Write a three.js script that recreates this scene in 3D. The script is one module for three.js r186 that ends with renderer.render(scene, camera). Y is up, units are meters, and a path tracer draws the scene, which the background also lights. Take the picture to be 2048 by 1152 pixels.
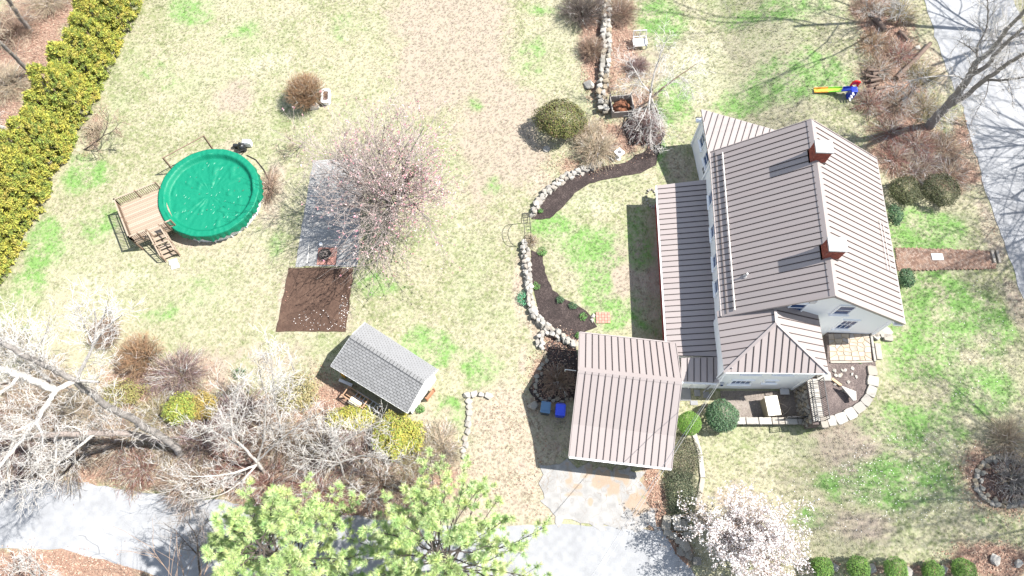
import * as THREE from 'three';
import { mergeGeometries } from 'three/addons/utils/BufferGeometryUtils.js';
import { ConvexGeometry } from 'three/addons/geometries/ConvexGeometry.js';
import { RoundedBoxGeometry } from 'three/addons/geometries/RoundedBoxGeometry.js';

// ---------------------------------------------------------------- camera, sky, sun, exposure
const scene = new THREE.Scene();
const HEIGHT = 47, TILT = 22 * Math.PI / 180, FOCAL = 1420;            // drone height (m), tilt off straight down, focal length in photo pixels
const camera = new THREE.PerspectiveCamera(2 * Math.atan(576 / FOCAL) * 180 / Math.PI, 16 / 9, 0.5, 3000);
camera.position.set(0, HEIGHT, 0);
camera.up.set(0, 0, -1);
camera.lookAt(0, 0, -HEIGHT * Math.tan(TILT));
const SUN = new THREE.Vector3(0.70, 1, -0.085).normalize();
// a hazy bright spring sky: pale blue overhead, whiter towards the horizon, a broad glow of haze round the sun
{
  const W = 256, H = 128, d = new Float32Array(W * H * 4);
  for (let j = 0; j < H; j++) for (let i = 0; i < W; i++) {
    const el = ((j + .5) / H - .5) * Math.PI, az = ((i + .5) / W - .5) * 2 * Math.PI, k = (j * W + i) * 4, y = Math.sin(el), h = Math.pow(1 - Math.max(0, y), 2.2);
    const dir = new THREE.Vector3(Math.cos(az) * Math.cos(el), y, Math.sin(az) * Math.cos(el)), glow = Math.pow(Math.max(0, dir.dot(SUN)), 6) * .16;
    const c = [.18 + .13 * h + glow, .225 + .12 * h + glow * .98, .31 + .08 * h + glow * .92];
    d.set(el > 0 ? [...c, 1] : [.28, .28, .255, 1], k);
  }
  const t = new THREE.DataTexture(d, W, H, THREE.RGBAFormat, THREE.FloatType); t.mapping = THREE.EquirectangularReflectionMapping; t.magFilter = t.minFilter = THREE.LinearFilter; t.needsUpdate = true;
  scene.background = t; scene.environment = t;
}
const sun = new THREE.DirectionalLight(new THREE.Color(1, 0.965, 0.915), 4.0);
sun.position.copy(SUN).multiplyScalar(120).add(new THREE.Vector3(0, 0, -22));
sun.target.position.set(0, 0, -22);
sun.castShadow = true;
sun.shadow.mapSize.set(4096, 4096);
Object.assign(sun.shadow.camera, { left: -60, right: 60, top: 45, bottom: -45, near: 10, far: 260 });
scene.add(sun, sun.target);
const renderer = new THREE.WebGLRenderer({ antialias: true });
renderer.toneMapping = THREE.LinearToneMapping;
renderer.toneMappingExposure = 3.3;
renderer.shadowMap.enabled = true;
renderer.setSize(1024, 576);

// ---------------------------------------------------------------- small helpers
const V = (x, y, z) => new THREE.Vector3(x, y, z);
function rng(seed) { let a = seed >>> 0; return () => { a |= 0; a = a + 0x6D2B79F5 | 0; let t = Math.imul(a ^ a >>> 15, 1 | a); t = t + Math.imul(t ^ t >>> 7, 61 | t) ^ t; return ((t ^ t >>> 14) >>> 0) / 4294967296; }; }
const R = rng(20250412);
const rr = (a, b) => a + (b - a) * R();
const clamp = (x, a, b) => Math.min(b, Math.max(a, x));
const smooth = (a, b, x) => { const t = clamp((x - a) / (b - a), 0, 1); return t * t * (3 - 2 * t); };
const mixc = (a, b, t) => [a[0] + (b[0] - a[0]) * t, a[1] + (b[1] - a[1]) * t, a[2] + (b[2] - a[2]) * t];
function hash2(x, y) { let h = Math.imul(x, 374761393) + Math.imul(y, 668265263) | 0; h = Math.imul(h ^ h >>> 13, 1274126177); return ((h ^ h >>> 16) >>> 0) / 4294967296; }
function vnoise(x, y) { const xi = Math.floor(x), yi = Math.floor(y), fx = x - xi, fy = y - yi, sx = fx * fx * (3 - 2 * fx), sy = fy * fy * (3 - 2 * fy); const a = hash2(xi, yi), b = hash2(xi + 1, yi), c = hash2(xi, yi + 1), d = hash2(xi + 1, yi + 1); return a + (b - a) * sx + (c - a) * sy + (a - b - c + d) * sx * sy; }
const fbm = (x, y, o = 4) => { let s = 0, a = 0.5, n = 0; for (let i = 0; i < o; i++) { s += a * vnoise(x, y); n += a; x = x * 2.03 + 17.1; y = y * 2.03 + 9.7; a *= 0.5; } return s / n; };

// The site was surveyed from the photograph: a pixel of the 2048 x 1152 picture and a height give a place in metres (x east, z south).
function P(u, v, h = 0) {
  const x = (u - 1024) / FOCAL, y = (v - 576) / FOCAL, d = Math.cos(TILT) + y * Math.sin(TILT), n = Math.sin(TILT) - y * Math.cos(TILT), s = (HEIGHT - h) / d;
  return V(x * s, h, -n * s);
}
// the site rises about two metres towards the eastern road; the little court south of the house lies lower, behind a wall
function gh(x, z) {
  const court = smooth(-16.6, -16.1, z) * (1 - smooth(-9.55, -9.2, z)) * (1 - smooth(19.6, 20.0, x));
  return 2 * smooth(16.5, 23.5, x) * (1 - court);
}
function G(u, v, lift = 0) { let h = 0, p; for (let i = 0; i < 12; i++) { p = P(u, v, h); h = gh(p.x, p.z); } p.y = h + lift; return p; }
const at = (u, v) => { const g = G(u, v); return [g.x, g.y, g.z]; };

const used = {};
function numbered(name) { const n = used[name] = (used[name] ?? -1) + 1; return n ? `${name}_${String(n).padStart(3, '0')}` : name; }
function tag(o, label, category, group) { o.userData.label = label; o.userData.category = category; if (group) o.userData.group = group; return o; }
function thing(name, label, category, [x, y, z] = [0, 0, 0], turn = 0, group) {
  const o = new THREE.Group(); o.name = numbered(name); o.position.set(x, y, z); o.rotation.y = turn; scene.add(o); return tag(o, label, category, group);
}
function mesh(name, geo, mat, parent, kind) {
  const m = new THREE.Mesh(geo, mat); m.name = parent === scene ? numbered(name) : name; m.castShadow = m.receiveShadow = true; if (kind) m.userData.kind = kind; parent.add(m); return m;
}
const structure = (name, geo, mat, parent = scene) => mesh(name, geo, mat, parent, 'structure');
function copy(src, label, group) { const c = src.clone(); c.name = numbered(src.name.replace(/_\d{3}$/, '')); c.userData = { ...src.userData }; if (label) c.userData.label = label; if (group) c.userData.group = group; scene.add(c); return c; }

// collects triangles with normals, uv in metres and (optionally) vertex colours
class GB {
  constructor() { this.p = []; this.n = []; this.t = []; this.c = []; this.i = []; }
  get count() { return this.p.length / 3; }
  v(p, n, u = 0, w = 0, c) { this.p.push(p.x, p.y, p.z); this.n.push(n.x, n.y, n.z); this.t.push(u, w); if (c) this.c.push(c[0], c[1], c[2]); return this.count - 1; }
  tri(a, b, c, col) { const n = V().crossVectors(b.clone().sub(a), c.clone().sub(a)).normalize(); const k = this.count; this.v(a, n, a.x, a.z, col); this.v(b, n, b.x, b.z, col); this.v(c, n, c.x, c.z, col); this.i.push(k, k + 1, k + 2); }
  quad(a, b, c, d, col) { const n = V().crossVectors(b.clone().sub(a), d.clone().sub(a)).normalize(); const k = this.count, w = a.distanceTo(b), h = a.distanceTo(d); this.v(a, n, 0, 0, col); this.v(b, n, w, 0, col); this.v(c, n, w, h, col); this.v(d, n, 0, h, col); this.i.push(k, k + 1, k + 2, k, k + 2, k + 3); }
  add(geo, m, col) {
    const g = geo.index ? geo : geo, pa = g.attributes.position, na = g.attributes.normal, ua = g.attributes.uv, k = this.count, nm = m ? new THREE.Matrix3().getNormalMatrix(m) : null, q = V(), n = V();
    for (let j = 0; j < pa.count; j++) { q.fromBufferAttribute(pa, j); n.fromBufferAttribute(na, j); if (m) { q.applyMatrix4(m); n.applyMatrix3(nm).normalize(); } this.v(q, n, ua ? ua.getX(j) : 0, ua ? ua.getY(j) : 0, col); }
    if (g.index) for (let j = 0; j < g.index.count; j++) this.i.push(k + g.index.getX(j)); else for (let j = 0; j < pa.count; j++) this.i.push(k + j);
    return this;
  }
  box(cx, cy, cz, sx, sy, sz, turn = 0, col) { return this.add(BOX, new THREE.Matrix4().compose(V(cx, cy, cz), new THREE.Quaternion().setFromAxisAngle(V(0, 1, 0), turn), V(sx, sy, sz)), col); }
  // a bar with a square section from a to b
  bar(a, b, w, h = w, col) {
    const d = b.clone().sub(a), L = d.length(); d.normalize(); const ref = Math.abs(d.y) > 0.95 ? V(1, 0, 0) : V(0, 1, 0), s = V().crossVectors(ref, d).normalize(), u = V().crossVectors(d, s);
    return this.add(BOX, new THREE.Matrix4().makeBasis(s.clone().multiplyScalar(w), u.multiplyScalar(h), d.clone().multiplyScalar(L)).setPosition(a.clone().add(b).multiplyScalar(0.5)), col);
  }
  tube(pts, r0, r1, sides = 5, col, cap = true) {
    const N = pts.length; let s = null; const base = this.count; let acc = 0;
    for (let j = 0; j < N; j++) {
      const d = pts[Math.min(j + 1, N - 1)].clone().sub(pts[Math.max(j - 1, 0)]).normalize();
      if (!s) { s = V().crossVectors(d, Math.abs(d.y) > 0.9 ? V(1, 0, 0) : V(0, 1, 0)).normalize(); } else { s.addScaledVector(d, -s.dot(d)).normalize(); }
      const b = V().crossVectors(d, s), r = Array.isArray(r0) ? r0[j] : r0 + (r1 - r0) * j / (N - 1); if (j) acc += pts[j].distanceTo(pts[j - 1]);
      for (let k = 0; k < sides; k++) { const a = k / sides * Math.PI * 2, n = s.clone().multiplyScalar(Math.cos(a)).addScaledVector(b, Math.sin(a)); this.v(pts[j].clone().addScaledVector(n, r), n, k / sides, acc, col); }
      if (j) for (let k = 0; k < sides; k++) { const a = base + (j - 1) * sides + k, b2 = base + (j - 1) * sides + (k + 1) % sides; this.i.push(a, b2, b2 + sides, a, b2 + sides, a + sides); }
    }
    if (cap) { const e = base + (N - 1) * sides; for (let k = 1; k < sides - 1; k++) this.i.push(e, e + k, e + k + 1); }
    return this;
  }
  geo() {
    const g = new THREE.BufferGeometry();
    g.setAttribute('position', new THREE.Float32BufferAttribute(this.p, 3)); g.setAttribute('normal', new THREE.Float32BufferAttribute(this.n, 3)); g.setAttribute('uv', new THREE.Float32BufferAttribute(this.t, 2));
    if (this.c.length === this.p.length) g.setAttribute('color', new THREE.Float32BufferAttribute(this.c, 3));
    g.setIndex(this.i); return g;
  }
}
const BOX = new THREE.BoxGeometry(1, 1, 1);
function boxGeo(sx, sy, sz) { return new THREE.BoxGeometry(sx, sy, sz); }

// textures ---------------------------------------------------------
function tex(w, h, fn, srgb = true) {
  const d = new Uint8Array(w * h * 4), enc = c => 255 * (c <= 0.0031308 ? 12.92 * c : 1.055 * Math.pow(c, 1 / 2.4) - 0.055);
  for (let y = 0; y < h; y++) for (let x = 0; x < w; x++) { const c = fn(x, y), k = (y * w + x) * 4; if (srgb) { d[k] = clamp(enc(Math.max(0, c[0])), 0, 255); d[k + 1] = clamp(enc(Math.max(0, c[1])), 0, 255); d[k + 2] = clamp(enc(Math.max(0, c[2])), 0, 255); } else { d[k] = d[k + 1] = d[k + 2] = clamp(c * 255, 0, 255); } d[k + 3] = 255; }
  const t = new THREE.DataTexture(d, w, h); t.magFilter = THREE.LinearFilter; t.minFilter = THREE.LinearMipmapLinearFilter; t.generateMipmaps = true; t.wrapS = t.wrapT = THREE.RepeatWrapping; if (srgb) t.colorSpace = THREE.SRGBColorSpace; t.needsUpdate = true; return t;
}
// noise that tiles over n cells
function tnoise(x, y, n) { const xi = Math.floor(x), yi = Math.floor(y), fx = x - xi, fy = y - yi, sx = fx * fx * (3 - 2 * fx), sy = fy * fy * (3 - 2 * fy), m = k => ((k % n) + n) % n; const a = hash2(m(xi), m(yi)), b = hash2(m(xi + 1), m(yi)), c = hash2(m(xi), m(yi + 1)), d = hash2(m(xi + 1), m(yi + 1)); return a + (b - a) * sx + (c - a) * sy + (a - b - c + d) * sx * sy; }
function grainTex(base, dark, light, size, metres, cells = [8, 32, 128], seed = 0) {   // a speckled surface: three sizes of noise between three colours
  const t = tex(size, size, (x, y) => { const a = tnoise(x / size * cells[0] + seed, y / size * cells[0], cells[0]), b = tnoise(x / size * cells[1], y / size * cells[1] + seed, cells[1]), c = tnoise(x / size * cells[2], y / size * cells[2], cells[2]); const k = 0.25 * a + 0.35 * b + 0.4 * c; return k < 0.5 ? mixc(dark, base, k * 2) : mixc(base, light, (k - 0.5) * 2); });
  t.repeat.set(1 / metres, 1 / metres); return t;
}
const bumpGrain = (size, metres, n1, n2) => { const t = tex(size, size, (x, y) => 0.5 * tnoise(x / size * n1, y / size * n1, n1) + 0.5 * tnoise(x / size * n2, y / size * n2, n2), false); t.repeat.set(1 / metres, 1 / metres); return t; };
const C = (r, g, b) => new THREE.Color().setRGB(r, g, b);
const M = (c, rough = 0.9, o = {}) => new THREE.MeshStandardMaterial({ color: Array.isArray(c) ? C(...c) : c, roughness: rough, ...o });
const leafMat = (c, o = {}) => new THREE.MeshPhysicalMaterial({ color: C(...c), roughness: 0.9, side: THREE.DoubleSide, transmission: 0.3, thickness: 0, vertexColors: true, ...o });

// ---------------------------------------------------------------- the ground
const inPoly = (x, z, poly) => { let k = false; for (let i = 0, j = poly.length - 1; i < poly.length; j = i++) { const a = poly[i], b = poly[j]; if ((a.z > z) !== (b.z > z) && x < (b.x - a.x) * (z - a.z) / (b.z - a.z) + a.x) k = !k; } return k; };
const outline = pts => pts.map(([u, v]) => G(u, v));
// smooths a surveyed outline and roughens it a little, as a trodden edge is
function rough(poly, amp = 0.08, step = 0.35, seed = 1) {
  const out = []; for (let i = 0; i < poly.length; i++) { const a = poly[i], b = poly[(i + 1) % poly.length], L = Math.hypot(b.x - a.x, b.z - a.z), n = Math.max(1, Math.round(L / step)); for (let k = 0; k < n; k++) { const t = k / n, x = a.x + (b.x - a.x) * t, z = a.z + (b.z - a.z) * t; out.push(V(x + (vnoise(x * 2.1 + seed, z * 2.1) - 0.5) * 2 * amp + (vnoise(x * 6 + seed, z * 6) - 0.5) * amp, 0, z + (vnoise(x * 2.1, z * 2.1 + seed + 40) - 0.5) * 2 * amp)); } }
  return out;
}
const GX0 = -50, GX1 = 50, GZ0 = -54, GZ1 = 10;       // the part of the ground that is painted in detail
const beds = {
  gravel_pad: outline([[626, 320], [726, 318], [716, 533], [590, 533]]),
  soil_bed: outline([[578, 536], [708, 536], [692, 664], [552, 664]]),
  lane: [G(1845, -60), G(1848, 0), G(1882, 110), G(1925, 215), G(1945, 290), G(1976, 400), G(2012, 500), G(2052, 615), G(2110, 760), V(47, 0, -8), V(52, 0, -30), G(2052, 70), G(2026, 0), G(2000, -70)],
  street: [V(-60, 0, -11), G(-60, 950), G(0, 958), G(140, 962), G(300, 985), G(450, 1002), G(700, 1032), G(900, 1050), G(1000, 1052), G(1100, 1050), G(1220, 1052), G(1325, 1062), G(1352, 1110), G(1392, 1150), G(1440, 1185), G(1700, 1235), G(2100, 1275), V(45, 0, 5.2), V(45, 0, 9.5), V(-60, 0, 9.5), V(-60, 0, -3), G(-60, 1092), G(0, 1095), G(120, 1100), G(230, 1124), G(330, 1160), G(420, 1210), G(380, 1290), G(-200, 1300), V(-60, 0, -3.2)],
  driveway: outline([[1082, 934], [1140, 928], [1288, 946], [1300, 1008], [1322, 1058], [1200, 1054], [1112, 1050], [1090, 1000]]),
};
beds.street = [V(-60, 0, -10.6), G(-60, 952), G(0, 958), G(140, 962), G(300, 985), G(450, 1002), G(700, 1032), G(900, 1050), G(1000, 1052), G(1100, 1050), G(1220, 1052), G(1325, 1062), G(1352, 1110), G(1392, 1150), G(1450, 1190), V(18, 0, 3.2), V(45, 0, 5.2), V(45, 0, 9.5), V(-14, 0, 5.5), G(420, 1190), G(320, 1156), G(230, 1124), G(120, 1100), G(0, 1095), G(-60, 1092), V(-60, 0, -4.4)];
// what grows or lies where: kind, centre in photo pixels, radii in photo pixels, strength
const patches = [
  ['green', 860, 700, 60, 45, 1.10], ['green', 830, 680, 40, 30, 0.91], ['green', 900, 830, 35, 40, 1.04], ['green', 960, 740, 60, 60, 0.65], ['green', 1180, 500, 70, 60, 1.10], ['green', 1110, 450, 55, 28, 1.10], ['green', 1190, 570, 40, 50, 1.10], ['green', 1220, 630, 40, 40, 1.10], ['green', 1280, 480, 30, 70, 1.04], ['green', 1290, 620, 40, 50, 1.10],
  ['green', 1350, 210, 45, 55, 1.10], ['green', 1320, 40, 50, 50, 1.04], ['green', 1600, 150, 110, 60, 0.98], ['green', 1500, 200, 120, 40, 0.78], ['green', 1560, 20, 140, 30, 0.78], ['green', 1330, 310, 40, 45, 1.04],
  ['green', 1850, 470, 90, 60, 1.10], ['green', 1810, 500, 30, 25, 1.04], ['green', 1880, 620, 110, 80, 1.10], ['green', 1840, 700, 90, 80, 1.04], ['green', 1980, 640, 60, 90, 0.78], ['green', 1830, 850, 110, 60, 0.98], ['green', 1800, 960, 150, 60, 1.04], ['green', 1960, 780, 80, 70, 0.91], ['green', 1620, 1040, 80, 40, 0.65], ['green', 1990, 1040, 70, 40, 0.52],
  ['green', 95, 490, 50, 60, 1.00], ['green', 170, 350, 60, 45, 0.90], ['green', 60, 570, 50, 40, 0.80], ['green', 200, 450, 60, 60, 0.60], ['green', 30, 660, 60, 40, 0.50], ['green', 380, 20, 60, 40, 0.80], ['green', 330, 150, 80, 60, 0.45], ['green', 480, 60, 80, 40, 0.50], ['green', 700, 60, 60, 60, 0.40], ['green', 950, 210, 35, 25, 0.60], ['green', 1060, 120, 60, 80, 0.50], ['green', 1080, 20, 60, 20, 0.60], ['green', 400, 580, 90, 60, 0.45], ['green', 330, 630, 60, 25, 0.60], ['green', 560, 500, 30, 60, 0.50], ['green', 760, 570, 60, 40, 0.70], ['green', 985, 370, 40, 40, 0.50], ['green', 490, 180, 60, 40, 0.35],
  ['pink', 900, 40, 110, 80, 1], ['pink', 880, 140, 90, 90, 1], ['pink', 960, 110, 60, 120, .8], ['pink', 990, 260, 80, 110, 1], ['pink', 960, 360, 50, 80, .6], ['pink', 1040, 310, 60, 60, .9], ['pink', 1050, 220, 40, 60, .6], ['pink', 470, 190, 40, 40, .7], ['pink', 1040, 330, 50, 60, .6], ['pink', 1240, 540, 40, 60, .9], ['pink', 1290, 540, 45, 60, 1], ['pink', 400, 530, 90, 40, .3], ['pink', 1700, 900, 70, 70, .8], ['pink', 1700, 1050, 90, 40, .6], ['pink', 1480, 1000, 60, 40, .6], ['pink', 560, 720, 100, 60, .5], ['pink', 420, 740, 100, 60, .6], ['pink', 1290, 130, 60, 60, .5],
  ['dirt', 1010, 860, 85, 100, 1], ['dirt', 990, 960, 100, 90, 1], ['dirt', 1080, 900, 60, 60, 1], ['dirt', 880, 860, 40, 50, .7], ['dirt', 1060, 960, 60, 70, .9], ['dirt', 1070, 1020, 60, 40, .9], ['dirt', 960, 1000, 60, 60, .9], ['dirt', 545, 380, 28, 75, .8], ['dirt', 470, 300, 28, 25, .7], ['dirt', 400, 480, 60, 16, .8], ['dirt', 570, 600, 14, 70, .9], ['dirt', 700, 640, 12, 40, .6], ['dirt', 1130, 870, 40, 60, .6], ['dirt', 1300, 590, 40, 70, .7], ['dirt', 1350, 330, 30, 45, .8], ['dirt', 1870, 130, 22, 60, .8], ['dirt', 1945, 330, 25, 60, .8], ['dirt', 1985, 470, 22, 80, .9], ['dirt', 2030, 600, 20, 60, .9], ['dirt', 1400, 1010, 22, 60, .8], ['dirt', 1040, 570, 16, 90, .9], ['dirt', 1070, 650, 20, 40, .9], ['dirt', 1100, 720, 20, 40, .6], ['dirt', 850, 830, 30, 40, .6], ['dirt', 1045, 720, 10, 40, .8], ['dirt', 1090, 370, 35, 45, .7], ['dirt', 1600, 170, 30, 10, .3], ['dirt', 1640, 870, 130, 14, .5],
  ['litter', 40, 100, 90, 110, 1], ['litter', -20, 250, 60, 90, 1], ['litter', 100, 20, 80, 40, 1], ['litter', 1770, 60, 55, 90, 1], ['litter', 1790, 190, 65, 80, 1], ['litter', 1830, 300, 90, 60, 1], ['litter', 1900, 340, 60, 40, .9], ['litter', 1930, 270, 30, 50, .7], ['litter', 120, 900, 200, 90, 1], ['litter', 350, 920, 180, 60, 1], ['litter', 560, 920, 160, 90, 1], ['litter', 780, 960, 140, 70, 1], ['litter', 680, 1000, 140, 40, 1], ['litter', 500, 840, 160, 50, .9], ['litter', 300, 780, 140, 70, .8], ['litter', 60, 800, 110, 60, .7], ['litter', 150, 1130, 200, 40, 1], ['litter', 20, 1150, 120, 60, 1], ['litter', 1190, 100, 30, 120, .9], ['litter', 1240, 90, 40, 120, .8], ['litter', 1270, 200, 50, 60, .6], ['litter', 1230, 280, 80, 40, .8], ['litter', 1150, 330, 80, 30, .5], ['litter', 1308, 1000, 24, 100, 1], ['litter', 1350, 1110, 30, 50, 1], ['litter', 1980, 1120, 90, 40, .9], ['litter', 2000, 960, 80, 70, .9], ['litter', 1100, 760, 45, 60, .9], ['litter', 1120, 690, 30, 30, .9], ['litter', 660, 800, 50, 40, .9], ['litter', 640, 760, 40, 40, .5], ['litter', 1640, 1130, 60, 14, .6], ['litter', 1850, 1140, 170, 14, .7], ['litter', 190, 260, 22, 60, .5],
  ['pale', 520, 130, 90, 40, .5], ['pale', 330, 250, 80, 60, .4], ['pale', 1400, 120, 60, 90, .6], ['pale', 250, 560, 120, 40, .5], ['pale', 640, 560, 60, 60, .4], ['pale', 1200, 410, 70, 30, .6], ['pale', 930, 430, 60, 90, .4], ['pale', 1560, 900, 110, 60, .4],
];
const MW = 400, MH = 256, masks = { green: new Float32Array(MW * MH), pink: new Float32Array(MW * MH), dirt: new Float32Array(MW * MH), litter: new Float32Array(MW * MH), pale: new Float32Array(MW * MH) };
for (const [kind, u, v, ru, rv, s] of patches) {
  const c = G(u, v), ex = Math.abs(G(u + ru, v).x - c.x), ez = Math.abs(G(u, v + rv).z - c.z), m = masks[kind];
  for (let j = 0; j < MH; j++) { const z = GZ0 + (j + .5) / MH * (GZ1 - GZ0), dz = (z - c.z) / ez; if (Math.abs(dz) > 2.2) continue; for (let i = 0; i < MW; i++) { const x = GX0 + (i + .5) / MW * (GX1 - GX0), dx = (x - c.x) / ex, q = dx * dx + dz * dz; if (q < 5) { const k = j * MW + i; m[k] = Math.max(m[k], s * Math.exp(-q * 0.9)); } } }
}
const mask = (m, x, z) => { const fx = clamp((x - GX0) / (GX1 - GX0) * MW - .5, 0, MW - 1.001), fz = clamp((z - GZ0) / (GZ1 - GZ0) * MH - .5, 0, MH - 1.001), i = fx | 0, j = fz | 0, a = fx - i, b = fz - j, k = j * MW + i; return (m[k] * (1 - a) + m[k + 1] * a) * (1 - b) + (m[k + MW] * (1 - a) + m[k + MW + 1] * a) * b; };
const STRAW = [.27, .247, .168], PALE = [.35, .33, .245], OLIVE = [.15, .168, .074], GREEN = [.115, .235, .052], DEEP = [.06, .13, .03], PINK = [.265, .212, .175], DIRT = [.285, .225, .182], DIRTD = [.16, .11, .08], LIT = [.215, .13, .095], LITD = [.085, .054, .04], LITL = [.34, .25, .19];
function weights(x, z) {
  const edge = fbm(x * 0.9, z * 0.9, 3), edge2 = vnoise(x * 3.1, z * 3.1), e = (edge - .5) * .9 + (edge2 - .5) * .35;
  const f = (m, t) => smooth(t - .18, t + .22, mask(masks[m], x, z) + e * .5);
  return { green: f('green', .5), pink: f('pink', .36), dirt: f('dirt', .42), litter: f('litter', .42), pale: f('pale', .4) };
}
function lawnColor(x, z, w, fine, fine2) {
  const big = fbm(x * 0.16 + 31, z * 0.16, 3), mid = vnoise(x * 1.3, z * 1.3);
  let ol = clamp(.14 + (big - .42) * 1.1 + (mid - .5) * .5 + (fine - .5) * 1.9, 0, 1);
  let c = mixc(STRAW, OLIVE, ol * .95);
  c = mixc(c, PALE, clamp(w.pale * .7 + (fine2 - .5) * 1.7, 0, .9) * (1 - ol));
  c = mixc(c, mixc(PINK, STRAW, fine * .6), w.pink * .95);
  const tinge = clamp((fbm(x * .35 + 7, z * .35 + 3, 3) - .45) * 2.2, 0, 1); c = mixc(c, [c[0] * .8, c[1] * .98, c[2] * .78], tinge * .5 * (1 - w.litter) * (1 - w.dirt) * (1 - w.pink * .7)); const g = clamp(w.green * (.55 + (mid - .5) * .9) + w.green * (fine - .4) * 1.1, 0, 1); c = mixc(c, mixc(GREEN, DEEP, clamp((fine2 - .45) * 1.6, 0, 1)), g * .88);
  const dm = fbm(x * 1.7 + 3, z * 1.7 + 11, 3); c = mixc(c, mixc(mixc(DIRT, PALE, clamp(fine * .9 + (dm - .5), 0, 1)), DIRTD, clamp((fine2 - .5) * 2.2 + (dm - .5) * 1.5, 0, .9)), w.dirt * (.6 + .4 * mid));
  const l = fine * .5 + fine2 * .5; c = mixc(c, l < .48 ? mixc(LITD, LIT, l / .48) : mixc(LIT, LITL, (l - .48) * 2.1), w.litter * .95);
  return c;
}
{
  const TW = 2048, TH = 1312;
  const map = tex(TW, TH, (i, j) => { const x = GX0 + (i + .5) / TW * (GX1 - GX0), z = GZ0 + (j + .5) / TH * (GZ1 - GZ0); const fine = vnoise(x * 5.3, z * 5.3) * .45 + vnoise(x * 11, z * 11) * .55, fine2 = vnoise(x * 10.7 + 50, z * 10.7) * .55 + hash2(i, j) * .45; return lawnColor(x, z, weights(x, z), fine, fine2); });
  map.wrapS = map.wrapT = THREE.MirroredRepeatWrapping;
  const bump = bumpGrain(512, 6, 48, 128);
  const coords = [], lin = (a, b, s) => { for (let k = a; k < b - 1e-6; k += s) coords.push(k); };
  const axis = (fine0, fine1) => { coords.length = 0; lin(-260, fine0, 20); lin(fine0, fine1, .5); lin(fine1, 261, 20); return [...coords]; };
  const xs = axis(-60, 60), zs = axis(-60, 20), gb = new GB();
  const uvw = [], pos = [], idx = [];
  for (const z of zs) for (const x of xs) { pos.push(x, gh(x, z), z); uvw.push((x - GX0) / (GX1 - GX0), (z - GZ0) / (GZ1 - GZ0)); }
  for (let j = 0; j < zs.length - 1; j++) for (let i = 0; i < xs.length - 1; i++) { const a = j * xs.length + i; idx.push(a, a + xs.length, a + 1, a + 1, a + xs.length, a + xs.length + 1); }
  const g = new THREE.BufferGeometry(); g.setAttribute('position', new THREE.Float32BufferAttribute(pos, 3)); g.setAttribute('uv', new THREE.Float32BufferAttribute(uvw, 2)); g.setIndex(idx); g.computeVertexNormals();
  bump.repeat.set((GX1 - GX0) / 6, (GZ1 - GZ0) / 6);
  const m = M([1, 1, 1], 1, { map, bumpMap: bump, bumpScale: 0.03 });
  structure('ground', g, m);
}
// a sheet that follows the ground inside an outline, with thin turned-down edges
function drape(poly, lift, step = 1, flat) {
  const gb = new GB(), H = (x, z) => (flat ?? gh(x, z)) + lift;
  const xs = poly.map(p => p.x), zs = poly.map(p => p.z), x0 = Math.floor(Math.min(...xs) / step), x1 = Math.ceil(Math.max(...xs) / step), z0 = Math.floor(Math.min(...zs) / step), z1 = Math.ceil(Math.max(...zs) / step);
  const contour = poly.map(p => new THREE.Vector2(p.x, p.z));
  // clip the outline to each cell row and column (Sutherland-Hodgman), then fan out
  const clip = (pts, ax, val, keepLess) => { const out = []; for (let i = 0; i < pts.length; i++) { const a = pts[i], b = pts[(i + 1) % pts.length], da = keepLess ? val - a[ax] : a[ax] - val, db = keepLess ? val - b[ax] : b[ax] - val; if (da >= 0) out.push(a); if ((da >= 0) !== (db >= 0)) { const t = da / (da - db); out.push(new THREE.Vector2(a.x + (b.x - a.x) * t, a.y + (b.y - a.y) * t)); } } return out; };
  for (let i = x0; i < x1; i++) {
    let col = clip(clip(contour, 'x', i * step, false), 'x', (i + 1) * step, true); if (col.length < 3) continue;
    for (let j = z0; j < z1; j++) {
      let cell = clip(clip(col, 'y', j * step, false), 'y', (j + 1) * step, true); if (cell.length < 3) continue;
      if (Math.abs(THREE.ShapeUtils.area(cell)) < 1e-4) continue;
      const k = gb.count; for (const c of cell) gb.v(V(c.x, H(c.x, c.y), c.y), V(0, 1, 0), c.x, c.y);
      for (const [a, b, c] of THREE.ShapeUtils.triangulateShape(cell, [])) { const A = cell[a], B = cell[b], D = cell[c], s = (B.x - A.x) * (D.y - A.y) - (B.y - A.y) * (D.x - A.x); s < 0 ? gb.i.push(k + a, k + b, k + c) : gb.i.push(k + a, k + c, k + b); }
    }
  }
  const g = gb.geo(); g.computeVertexNormals(); return g;
}
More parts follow.
